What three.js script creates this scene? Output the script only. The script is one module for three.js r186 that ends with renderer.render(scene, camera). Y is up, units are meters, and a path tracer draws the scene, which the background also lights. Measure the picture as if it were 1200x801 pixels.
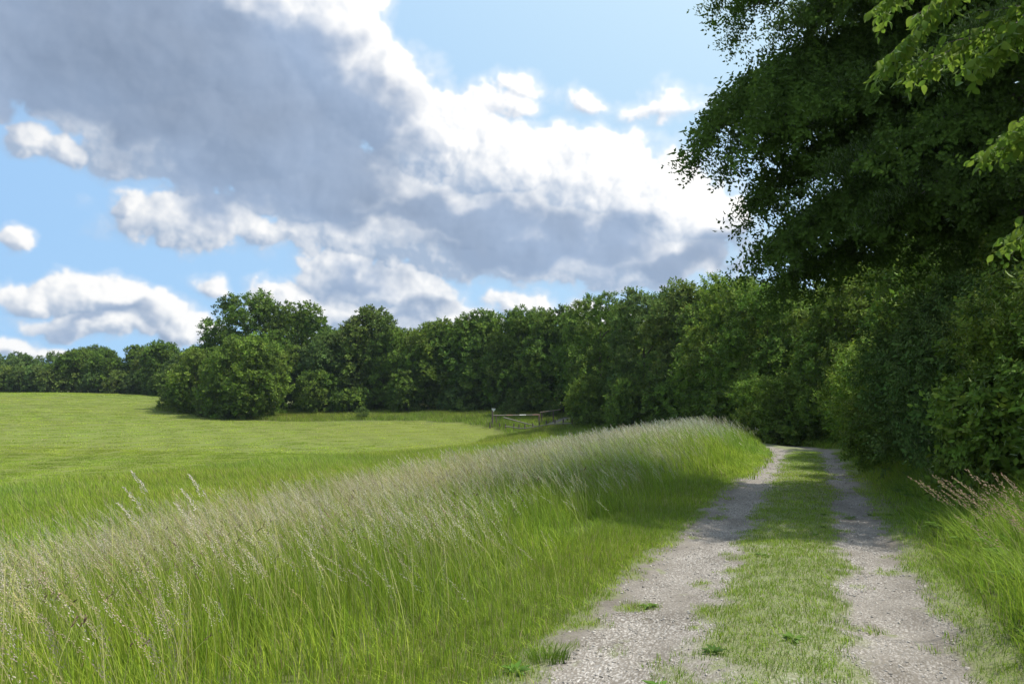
import * as THREE from 'three';
import { mergeGeometries } from 'three/addons/utils/BufferGeometryUtils.js';

// ───────────────────────── camera, sky, sun, exposure ─────────────────────────
const scene = new THREE.Scene();
const camera = new THREE.PerspectiveCamera(43.66, 1200 / 801, 0.05, 4000);
camera.position.set(0, 1.6, 0);                         // eye height above the track
camera.rotation.set(THREE.MathUtils.degToRad(3.86), 0, 0);
const SUN_AZ = 61 * Math.PI / 180, SUN_EL = 59 * Math.PI / 180;    // to the right of the view axis, above the horizon
const SUN = new THREE.Vector3(Math.sin(SUN_AZ) * Math.cos(SUN_EL), Math.sin(SUN_EL), -Math.cos(SUN_AZ) * Math.cos(SUN_EL));
const sun = new THREE.DirectionalLight(0xfff6e8, 5);
sun.position.copy(SUN).multiplyScalar(200); sun.target.position.set(0, 0, -40);
sun.castShadow = true; sun.shadow.mapSize.set(4096, 4096);
Object.assign(sun.shadow.camera, { left: -160, right: 160, top: 160, bottom: -160, near: 1, far: 600 });
scene.add(sun, sun.target);
const renderer = new THREE.WebGLRenderer({ antialias: true });
renderer.setSize(1024, 683); renderer.toneMapping = THREE.LinearToneMapping; renderer.toneMappingExposure = 1.4;
renderer.shadowMap.enabled = true;
scene.fog = new THREE.FogExp2(0xc4d8f0, 0.00012);          // faint summer haze over the far trees

// ───────────────────────── random numbers and noise ─────────────────────────
function rng(a) { return () => { a |= 0; a = a + 0x6D2B79F5 | 0; let t = Math.imul(a ^ a >>> 15, 1 | a); t = t + Math.imul(t ^ t >>> 7, 61 | t) ^ t; return ((t ^ t >>> 14) >>> 0) / 4294967296; }; }
const clamp = (x, a = 0, b = 1) => x < a ? a : x > b ? b : x;
const lerp = (a, b, t) => a + (b - a) * t;
const sstep = (a, b, x) => { const t = clamp((x - a) / (b - a)); return t * t * (3 - 2 * t); };
const PERM = new Uint8Array(512), GX = new Float32Array(256), GY = new Float32Array(256);
{ const r = rng(77), p = [...Array(256).keys()]; for (let i = 255; i > 0; i--) { const j = Math.floor(r() * (i + 1)); [p[i], p[j]] = [p[j], p[i]]; } for (let i = 0; i < 512; i++) PERM[i] = p[i & 255]; for (let i = 0; i < 256; i++) { const a = r() * 6.2831853; GX[i] = Math.cos(a); GY[i] = Math.sin(a); } }
function noise2(x, y) {                                  // gradient noise, about -0.7 to 0.7
  const xf = Math.floor(x), yf = Math.floor(y), X = xf & 255, Y = yf & 255, fx = x - xf, fy = y - yf;
  const u = fx * fx * fx * (fx * (fx * 6 - 15) + 10), v = fy * fy * fy * (fy * (fy * 6 - 15) + 10);
  const a = PERM[PERM[X] + Y], b = PERM[PERM[X + 1] + Y], c = PERM[PERM[X] + Y + 1], d = PERM[PERM[X + 1] + Y + 1];
  const n0 = GX[a] * fx + GY[a] * fy, n1 = GX[b] * (fx - 1) + GY[b] * fy, n2 = GX[c] * fx + GY[c] * (fy - 1), n3 = GX[d] * (fx - 1) + GY[d] * (fy - 1);
  return lerp(lerp(n0, n1, u), lerp(n2, n3, u), v);
}
function fbm(x, y, oct) { let s = 0, a = 0.5, n = 0; for (let i = 0; i < oct; i++) { s += a * noise2(x, y); n += a; x = x * 2.03 + 17.3; y = y * 2.03 - 9.1; a *= 0.5; } return s / n; }
function billow(x, y, oct) { let s = 0, a = 0.5, n = 0; for (let i = 0; i < oct; i++) { s += a * (1 - 2.4 * Math.abs(noise2(x, y))); n += a; x = x * 2.07 + 5.7; y = y * 2.07 + 13.9; a *= 0.52; } return s / n; }

// ───────────────────────── sky: air and cumulus clouds ─────────────────────────
function puff(x, y) {                                    // cells: 1 in the middle of a billow, 0 between billows
  const X = Math.floor(x), Y = Math.floor(y); let best = 9;
  for (let b = -1; b <= 1; b++) for (let a = -1; a <= 1; a++) { const h = PERM[PERM[(X + a) & 255] + ((Y + b) & 255)], dx = X + a + 0.5 + 0.9 * (h / 255 - 0.5) - x, dy = Y + b + 0.5 + 0.9 * (PERM[h] / 255 - 0.5) - y, d = dx * dx + dy * dy; if (d < best) best = d; }
  return 1 - Math.min(1, best * 1.15);
}
{
  const W = 4096, H = 2048, Hh = H / 2;
  const dens = new Float32Array(W * Hh), soft = new Float32Array(W * Hh), veil = new Float32Array(W * Hh), foot = new Float32Array(W * Hh);
  // cumulus masses: centre and half size in thousandths of the sight distance, thickness
  const mk = (px, py, rx, ry, k = 1) => { const ax = (px - 600) / 1000, ay = (468 - py) / 1000, az = Math.atan(ax), el = Math.atan(ay * Math.cos(az)), q = Math.cos(az); return [az, el, rx / 1000 * q * q, ry / 1000 * q, k]; };
  const white = [
    mk(290, 0, 150, 90, 0.9), mk(378, 40, 78, 90, 0.9), mk(432, 112, 86, 74, 0.9), mk(510, 162, 84, 58, 0.85), mk(595, 192, 95, 58, 0.85), mk(690, 215, 105, 66, 0.85), mk(770, 240, 90, 60, 0.8), mk(835, 262, 46, 42, 0.6), mk(150, 40, 300, 130, 1.1), mk(560, 270, 260, 70, 0.9), mk(740, 300, 130, 50, 0.7), mk(250, 150, 210, 90, 1), mk(-150, -20, 300, 170, 1.2), mk(390, 225, 130, 60, 0.8),
    mk(215, 255, 95, 34, 0.5), mk(300, 270, 80, 20, 0.3), mk(145, 240, 26, 22, 0.4), mk(20, 165, 34, 24, 0.5), mk(66, 178, 30, 20, 0.4),
    mk(395, 325, 50, 34, 0.7), mk(450, 345, 85, 34, 0.7), mk(340, 352, 55, 26, 0.55), mk(420, 372, 120, 30, 0.6), mk(520, 380, 70, 26, 0.5), mk(615, 360, 46, 20, 0.45), mk(690, 374, 60, 20, 0.45),
    mk(110, 352, 66, 30, 0.7), mk(45, 350, 42, 22, 0.6), mk(170, 368, 62, 30, 0.65), mk(215, 384, 48, 24, 0.55), mk(120, 382, 90, 20, 0.5),
    mk(10, 412, 50, 18, 0.55), mk(60, 414, 30, 10, 0.4), mk(10, 280, 27, 20, 0.5), mk(590, 116, 40, 22, 0.27), mk(604, 96, 26, 12, 0.2), mk(690, 114, 26, 14, 0.2), mk(780, 122, 50, 14, 0.16), mk(240, 335, 17, 11, 0.18),
  ];
  const dark = [mk(60, 40, 260, 150, 1.2), mk(230, 90, 230, 120, 1.2), mk(370, 150, 130, 95, 0.9), mk(320, 210, 170, 66, 0.9), mk(470, 235, 120, 44, 0.6), mk(640, 288, 190, 40, 0.7), mk(780, 305, 120, 38, 0.65), mk(560, 262, 140, 36, 0.6), mk(-180, 0, 260, 150, 1.1), mk(420, 338, 48, 20, 0.42), mk(490, 372, 60, 14, 0.28), mk(110, 378, 70, 15, 0.4), mk(190, 392, 40, 12, 0.3), mk(430, 128, 44, 70, 0.5)];
  const most = (list, az, el) => { let m = -9, lo = 0; for (const [ca, c, rx, ry, k] of list) { const ux = (az - ca) / rx, u0 = el - c, uy = u0 / (u0 < 0 ? ry * 0.8 : ry), d = k * (1 - Math.sqrt(ux * ux + uy * uy)); if (d > m) { m = d; lo = uy; } } return [m, lo]; };
  for (let j = 0; j < Hh; j++) {
    const el = (j + 0.5) / Hh * Math.PI / 2, ce = Math.cos(el), se = Math.sin(el);
    for (let i = 0; i < W; i++) {
      const ph = ((i + 0.5) / W - 0.5) * 2 * Math.PI, dx = Math.cos(ph) * ce, dz = Math.sin(ph) * ce, az = Math.atan2(dx, -dz), o = j * W + i;
      const away = Math.max(sstep(0.58, 0.85, Math.abs(az)), sstep(0.46, 0.62, el));
      const qx = az * Math.min(1, ce + 0.1), qy = el;
      const wx = 0.036 * fbm(qx * 13 + 3, qy * 15, 5), wy = 0.030 * fbm(qx * 13 + 40, qy * 15 + 8, 5);
      const w2 = 0.010 * fbm(qx * 48, qy * 52, 3);
      let m = -9, lo = 0, v = -9;
      if (away < 1) { [m, lo] = most(white, az + wx + w2, el + wy - w2); [v] = most(dark, az + wx * 2.5, el + wy * 2.5); }
      if (away > 0) {                                     // scattered cumulus over the rest of the sky
        const px = dx / (se + 0.25), pz = dz / (se + 0.25), gen = (fbm(px * 1.2 + 31.7, pz * 1.2 + 4.4, 3) * 2.1 + 0.03) * sstep(0, 0.1, el);
        m = Math.max(m, lerp(-1, gen, away)); v = Math.max(v, lerp(-1, gen - 0.2, away));
      }
      if (m > -0.4) {
        const X = qx * 1.3 + wx * 0.6, Y = qy * 1.5 + wy * 0.6;
        const p = 0.5 * puff(X * 17, Y * 17) + 0.27 * puff(X * 37 + 9, Y * 37) + 0.15 * puff(X * 80, Y * 80 + 5) + 0.08 * puff(X * 170 + 3, Y * 170);
        const fine = fbm(X * 26, Y * 26, 7);
        soft[o] = m; dens[o] = m + 0.34 * (p - 0.62) + 0.30 * fine; veil[o] = v + 0.20 * (p - 0.6) + 0.40 * fbm(X * 9 + 70, Y * 11, 5); foot[o] = lo;
      } else { dens[o] = soft[o] = veil[o] = -1; }
    }
  }
  const px = new Float32Array(W * H * 4), step = W / 360;
  for (let j = 0; j < Hh; j++) {
    const el = (j + 0.5) / Hh * Math.PI / 2, ce = Math.cos(el), se = Math.sin(el);
    for (let i = 0; i < W; i++) {
      const ph = ((i + 0.5) / W - 0.5) * 2 * Math.PI, o1 = j * W + i;
      const vx = Math.cos(ph) * ce, vz = Math.sin(ph) * ce, cs = vx * SUN.x + se * SUN.y + vz * SUN.z;
      // clear air: paler near the horizon and round the sun
      const hz = Math.exp(-el * 5.5), g = Math.exp((cs - 1) * 2.7), g2 = Math.exp((cs - 1) * 16);
      let r = 0.225 + 0.12 * hz + 0.80 * g + 0.5 * g2, gg = 0.455 + 0.14 * hz + 0.74 * g + 0.5 * g2, b = 0.84 + 0.05 * hz + 0.22 * g + 0.42 * g2;
      const d = dens[o1], alpha = Math.max(sstep(-0.02, 0.13, d), 0.34 * sstep(-0.22, 0.10, d + 0.25 * soft[o1]));
      if (alpha > 0) {
        const az = Math.atan2(vx, -vz); let sx = Math.sin(SUN_AZ - az), sy = (SUN_EL - el) * 0.9; const sl = Math.hypot(sx, sy) || 1; sx /= sl; sy /= sl;
        const look = (a, off) => { const jj = Math.min(Hh - 1, Math.max(0, Math.round(j + sy * off))), ii = (Math.round(i + sx * off / Math.max(0.3, ce)) + W * 2) % W; return a[jj * W + ii]; };
        let tau = 0; for (let k = 1; k <= 7; k++) tau += Math.max(0, look(soft, k * step * (0.5 + 0.16 * k)));
        const relief = clamp((d - look(dens, 2)) * 1.5 + (d - look(dens, 5)) * 1.1 + (d - look(dens, 10)) * 0.7, -0.45, 0.4);
        const fw = 0.84 + 0.5 * g, lit = clamp(0.34 + 0.66 * Math.exp(-tau * 0.30) + relief * 1.05 - 0.30 * sstep(0.0, -0.9, foot[o1]), 0, 1.15);
        let cr = lerp(0.40, 1.0, lit) * fw, cg = lerp(0.50, 1.0, lit) * fw, cb = lerp(0.66, 1.0, lit) * fw;
        const va = 0.94 * sstep(-0.08, 0.42, veil[o1]);   // thick cloud seen from its shaded underside
        const t = 1 + 0.12 * relief + 0.45 * fbm(az * 6 + 9, el * 7.5, 4) + 0.14 * clamp(0.4 - veil[o1], -0.6, 0.4), dk = 0.82 + 0.38 * g + 0.12 * hz;
        cr = lerp(cr, 0.305 * t * dk, va); cg = lerp(cg, 0.40 * t * dk, va); cb = lerp(cb, 0.565 * t * dk, va);
        const a = alpha * (1 - 0.10 * hz); r = lerp(r, cr, a); gg = lerp(gg, cg, a); b = lerp(b, cb, a);
      }
      const o = ((Hh + j) * W + i) * 4; px[o] = r; px[o + 1] = gg; px[o + 2] = b; px[o + 3] = 1;
    }
  }
  for (let o = 0; o < Hh * W * 4; o += 4) { px[o] = 0.22; px[o + 1] = 0.26; px[o + 2] = 0.22; px[o + 3] = 1; }
  const sky = new THREE.DataTexture(px, W, H, THREE.RGBAFormat, THREE.FloatType);
  sky.mapping = THREE.EquirectangularReflectionMapping; sky.magFilter = THREE.LinearFilter; sky.minFilter = THREE.LinearFilter; sky.needsUpdate = true;
  scene.background = sky; scene.environment = sky; scene.backgroundIntensity = scene.environmentIntensity = 0.77;
}

// ───────────────────────── helpers ─────────────────────────
const used = {};
function numbered(n) { const k = used[n] = (used[n] ?? -1) + 1; return k ? `${n}_${String(k).padStart(3, '0')}` : n; }
function tag(o, label, category, group, kind) { if (label) o.userData.label = label; if (category) o.userData.category = category; if (group) o.userData.group = group; if (kind) o.userData.kind = kind; return o; }
function shade(o) { o.castShadow = true; o.receiveShadow = true; return o; }
function mesh(name, geo, mat, parent) { const m = shade(new THREE.Mesh(geo, mat)); m.name = parent ? name : numbered(name); (parent ?? scene).add(m); return m; }
function thing(name, label, category, pos, group) { const g = new THREE.Group(); g.name = numbered(name); g.position.copy(pos); scene.add(g); return tag(g, label, category, group); }
const V = (x, y, z) => new THREE.Vector3(x, y, z);
const lin = (r, g, b) => new THREE.Color().setRGB(r, g, b);
const M4 = new THREE.Matrix4(), Q = new THREE.Quaternion(), Q2 = new THREE.Quaternion(), UP = V(0, 1, 0);

// ───────────────────────── the lie of the land ─────────────────────────
// the track runs straight, heading (0.3295, -0.9441), then bends left; s = metres along it, t = metres to its right
const PX = 0.3295, PZ = -0.9441;
const straightS = (x, z) => (x + 0.35) * PX + z * PZ, straightT = (x, z) => (x + 0.35) * -PZ + z * PX;
const alongTrack = (s, t) => [-0.35 + s * PX - t * PZ, s * PZ + t * PX];
const trackPts = []; for (let s = -3; s <= 39; s += 1) trackPts.push(alongTrack(s, 0));
{ const c = new THREE.CatmullRomCurve3([alongTrack(38, 0), alongTrack(40, 0), [12.9, -43.5], [11.2, -50], [8.2, -62], [5.6, -76], [4.6, -86], [5.2, -93], [9, -101], [16, -108]].map(([x, z]) => V(x, 0, z))); for (const p of c.getSpacedPoints(90).slice(3)) trackPts.push([p.x, p.z]); }
const trackS = [0]; for (let i = 1; i < trackPts.length; i++) trackS.push(trackS[i - 1] + Math.hypot(trackPts[i][0] - trackPts[i - 1][0], trackPts[i][1] - trackPts[i - 1][1]));
function track(x, z) {                                  // [s, t] with respect to the real, bending track
  if (z > -34) return [straightS(x, z), straightT(x, z)];
  let bd = 1e9, bs = 0, bt = 0;
  if (x > -25 && x < 45 && z > -125) for (let i = 36; i < trackPts.length - 1; i++) {
    const [ax, az] = trackPts[i], ex = trackPts[i + 1][0] - ax, ez = trackPts[i + 1][1] - az, l2 = ex * ex + ez * ez, u = clamp(((x - ax) * ex + (z - az) * ez) / l2);
    const qx = x - ax - ex * u, qz = z - az - ez * u, d = qx * qx + qz * qz;
    if (d < bd) { bd = d; bs = trackS[i] - 3 + u * Math.sqrt(l2); bt = Math.sqrt(d) * (ex * qz - ez * qx > 0 ? 1 : -1); }
  } else { return [straightS(x, z), straightT(x, z)]; }
  return [bs, bt];
}
const overgrown = (z) => z < -66 && z > -89;             // grass has closed over this stretch
function nearHeight(x, z) {
  const s = straightS(x, z), t = straightT(x, z);
  let c;
  if (t < -1.6) c = t > -12 ? -1.4 * sstep(0, 1, (-1.6 - t) / 11.5) * 1 : -1.4;
  else c = t < 1.5 ? 0 : 0.5 * sstep(1.4, 3.2, t) + 0.7 * sstep(3, 8, t);
  c += 0.72 * clamp((s - 4) / 36) * sstep(-1.7, -4.6, t) * (1 - sstep(-13, -22, t)) * (1 - sstep(48, 70, s));   // the grass strip lies on a low bank
  return -0.016 * clamp(s, -20, 100) + c;
}
const ctrl = [];                                         // [x, z, height] of surveyed far places
for (const [px, py, d] of [[0, 460, 170], [-150, 458, 175], [100, 460, 168], [180, 464, 150], [300, 491, 105], [200, 478, 120], [0, 500, 75], [-200, 520, 60], [150, 503, 80], [300, 503, 88], [450, 491, 104], [450, 481, 119], [577, 497, 95], [600, 511, 90], [650, 500, 86], [560, 481, 112], [620, 483, 108], [700, 500, 80], [750, 503, 70], [0, 455, 230], [300, 470, 160], [600, 474, 150], [-300, 455, 200]])
  ctrl.push([(px - 600) / 1000 * d, -d, 1.6 - (py - 468) / 1000 * d]);
for (const [s, t] of [[0, -29], [25, -29], [50, -29], [75, -29], [0, -40], [60, -14], [60, -5], [60, 6], [40, 20], [0, 25], [70, 15], [0, -14], [-20, -20], [-20, 10], [30, 0], [30, -12]]) { const [x, z] = alongTrack(s, t); ctrl.push([x, z, nearHeight(x, z)]); }
for (const [x, z, h] of [[60, -150, 4], [-60, -260, 6], [90, -40, 3], [-120, 0, -1], [-200, -60, 2]]) ctrl.push([x, z, h]);
const tps = (() => {                                     // thin plate through the surveyed places
  const n = ctrl.length, N = n + 3, A = [], k = (a, b) => { const r2 = ((a[0] - b[0]) ** 2 + (a[1] - b[1]) ** 2) / 1e4; return r2 > 0 ? r2 * Math.log(r2) : 0; };
  for (let i = 0; i < n; i++) { const row = ctrl.map((c) => k(ctrl[i], c)); row[i] += 0.002; A.push([...row, 1, ctrl[i][0] / 100, ctrl[i][1] / 100, ctrl[i][2]]); }
  for (let q = 0; q < 3; q++) A.push([...ctrl.map((c) => q ? c[q - 1] / 100 : 1), 0, 0, 0, 0]);
  for (let i = 0; i < N; i++) { let p = i; for (let j = i + 1; j < N; j++) if (Math.abs(A[j][i]) > Math.abs(A[p][i])) p = j; [A[i], A[p]] = [A[p], A[i]]; for (let j = 0; j < N; j++) if (j !== i) { const f = A[j][i] / A[i][i]; if (f) for (let q = i; q <= N; q++) A[j][q] -= f * A[i][q]; } }
  const w = A.map((r, i) => r[N] / r[i]);
  return (x, z) => { let s = w[n] + w[n + 1] * x / 100 + w[n + 2] * z / 100; for (let i = 0; i < n; i++) s += w[i] * k([x, z], ctrl[i]); return s; };
})();
function rawHeight(x, z) {
  const t = straightT(x, z), s = straightS(x, z);
  const w = (1 - sstep(52, 76, s)) * (1 - sstep(22, 34, -t)) * (1 - sstep(12, 30, t)) * sstep(-30, -14, s);
  const far = sstep(230, 420, Math.hypot(x, z + 60));
  let f = w < 1 ? tps(x, z) : 0; f = lerp(clamp(f, -6, 9), 3, far);
  return w > 0 ? lerp(f, nearHeight(x, z), w) : f;
}
// cached on a 1.5 m lattice
const GS = 1.5, GX0 = -240, GZ0 = -320, GNX = 300, GNZ = 250, lattice = new Float32Array(GNX * GNZ);
for (let j = 0; j < GNZ; j++) for (let i = 0; i < GNX; i++) lattice[j * GNX + i] = rawHeight(GX0 + i * GS, GZ0 + j * GS);
function ground(x, z) {
  const u = (x - GX0) / GS, v = (z - GZ0) / GS;
  let h;
  if (u < 0 || v < 0 || u >= GNX - 1 || v >= GNZ - 1) h = rawHeight(x, z);
  else { const i = Math.floor(u), j = Math.floor(v), fu = u - i, fv = v - j, o = j * GNX + i; h = lerp(lerp(lattice[o], lattice[o + 1], fu), lerp(lattice[o + GNX], lattice[o + GNX + 1], fu), fv); }
  return h + 0.05 * noise2(x * 0.35, z * 0.35) + 0.02 * noise2(x * 1.3 + 7, z * 1.3);
}
function wheelRuts(s, t) { return -0.035 * Math.exp(-(((t + 0.85) / 0.38) ** 2)) - 0.035 * Math.exp(-(((t - 0.98) / 0.36) ** 2)) + 0.02 * Math.exp(-((t / 0.4) ** 2)) + 0.012 * noise2(s * 1.7, t * 2.3) + 0.008 * noise2(s * 5, t * 6); }
const at = (x, z, dy = 0) => V(x, ground(x, z) + dy, z);

// what grows where
const farEdge = [[-240, -185], [-140, -180], [-100, -171], [-63, -152], [-47, -114], [-43, -112], [-29, -103], [-27, -101.5], [-16.5, -103.5], [-6, -98], [-1, -92.5], [1.5, -88], [3, -80], [200, -80]];
function farZ(x) { for (let i = 1; i < farEdge.length; i++) if (x < farEdge[i][0]) { const [a, b] = [farEdge[i - 1], farEdge[i]]; return lerp(a[1], b[1], (x - a[0]) / (b[0] - a[0])); } return -80; }
const mownEdge = (s) => -28.6 + 0.8 * noise2(s * 0.08, 3.1) + 0.25 * noise2(s * 0.6, 9);
function inMown(x, z) { const t = straightT(x, z), s = straightS(x, z); return t < mownEdge(s) && z > farZ(x) + 0.7 * noise2(x * 0.2, z * 0.2); }
// how much grass covers the track's own surface, 0 to 1
function trackGrass(s, t) {
  const n = fbm(s * 1.6 + 11, t * 2.4 + 3, 4) * 1.5, n2 = fbm(s * 0.45, t * 0.9 + 50, 2);
  const sparse = sstep(7.2, 4.4, s);
  const med = sstep(0.62, 0.32, Math.abs(t - 0.08 - 0.2 * n2) - 0.10 * sstep(8, 20, s) + 0.40 * n + 0.14 * sparse) * (1 - 0.6 * sparse * sstep(-0.15, 0.3, n + n2));
  const le = sstep(-1.22, -1.5, t + 0.34 * n + 0.3 * n2), re = sstep(1.18, 1.42, t + 0.24 * n + 0.2 * n2);
  const spots = sstep(0.27, 0.42, n * 0.9 + 0.25 * n2) * 0.8;
  return clamp(Math.max(med, le, re, spots));
}

// ───────────────────────── textures ─────────────────────────
function tex(w, h, fn, srgb = false) {
  const d = new Uint8Array(w * h * 4); for (let j = 0; j < h; j++) for (let i = 0; i < w; i++) { const c = fn(i, j), o = (j * w + i) * 4; d[o] = clamp(c[0]) * 255; d[o + 1] = clamp(c[1]) * 255; d[o + 2] = clamp(c[2]) * 255; d[o + 3] = 255; }
  const t = new THREE.DataTexture(d, w, h); t.magFilter = THREE.LinearFilter; t.minFilter = THREE.LinearMipmapLinearFilter; t.generateMipmaps = true; t.wrapS = t.wrapT = THREE.RepeatWrapping; if (srgb) t.colorSpace = THREE.SRGBColorSpace; t.needsUpdate = true; return t;
}
const toS = (x) => x <= 0.0031308 ? 12.92 * x : 1.055 * Math.pow(x, 1 / 2.4) - 0.055;
// tileable noise by cross-fading two shifted copies
function tile(f, w, h) { return (i, j) => { const u = i / w, v = j / h, a = sstep(0.75, 1, u), b = sstep(0.75, 1, v); return lerp(lerp(f(i, j), f(i - w, j), a), lerp(f(i, j - h), f(i - w, j - h), a), b); }; }
const turfTone = tile((i, j) => 0.5 + 0.5 * fbm(i / 9, j / 9, 3) + 0.45 * fbm(i / 60, j / 60, 3), 512, 512);
const turfMap = tex(512, 512, (i, j) => { const n = turfTone(i, j); return [toS(0.62 + 0.55 * n), toS(0.62 + 0.5 * n), toS(0.5 + 0.6 * n)].map((v) => v * 0.92); }, true);
const turfBump = tex(512, 512, (i, j) => { const n = turfTone(i, j); return [n, n, n]; });
const barkTone = tile((i, j) => 0.5 + 0.7 * fbm(i / 10, j / 60, 4) + 0.3 * fbm(i / 40, j / 40, 2), 256, 256);
const barkMap = tex(256, 256, (i, j) => { const n = clamp(barkTone(i, j)); return [toS(0.4 + 0.6 * n), toS(0.4 + 0.58 * n), toS(0.4 + 0.55 * n)]; }, true);
const barkBump = tex(256, 256, (i, j) => { const n = barkTone(i, j); return [n, n, n]; });

// ───────────────────────── ground sheet ─────────────────────────
{
  const N = 380, half = 1800, k = 7, a = half / Math.sinh(k), pos = [], col = [], uv = [], idx = [];
  for (let j = 0; j <= N; j++) for (let i = 0; i <= N; i++) {
    const x = 2 + a * Math.sinh(k * (2 * i / N - 1)), z = -9 + a * Math.sinh(k * (2 * j / N - 1));
    const [s, t] = track(x, z); let y = ground(x, z);
    if (s > -3 && s < 108) y -= 0.07 * sstep(1.75, 1.45, Math.abs(t));
    pos.push(x, y, z); uv.push(x / 3.1, -z / 3.1);
    const n = fbm(x * 0.05, z * 0.05, 4), n2 = noise2(x * 0.6, z * 0.6);
    if (inMown(x, z)) {
      const d = Math.hypot(x + 150, z + 20), sw = 0.5 + 0.5 * Math.sin(d * 2 * Math.PI / 4.6 + 1.3 * noise2(x * 0.03, z * 0.03));
      const g = 1 + 0.22 * n + 0.05 * n2 + 0.14 * (sw - 0.5), yv = 1 + 0.18 * fbm(x * 0.03 + 9, z * 0.03, 3);
      col.push(0.128 * g * yv, 0.172 * g, 0.020 * g);
    } else { const g = 1 + 0.3 * n + 0.12 * n2; col.push(0.090 * g, 0.118 * g, 0.024 * g); }
  }
  for (let j = 0; j < N; j++) for (let i = 0; i < N; i++) { const o = j * (N + 1) + i; idx.push(o, o + N + 1, o + 1, o + 1, o + N + 1, o + N + 2); }
  const g = new THREE.BufferGeometry(); g.setAttribute('position', new THREE.Float32BufferAttribute(pos, 3)); g.setAttribute('uv', new THREE.Float32BufferAttribute(uv, 2)); g.setAttribute('color', new THREE.Float32BufferAttribute(col, 3)); g.setIndex(idx); g.computeVertexNormals();
  tag(mesh('ground', g, new THREE.MeshStandardMaterial({ vertexColors: true, map: turfMap, bumpMap: turfBump, bumpScale: 0.03, roughness: 1 })), 'grassy ground of the mown field, verges and wood edge', 'ground', null, 'structure');
}

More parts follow.
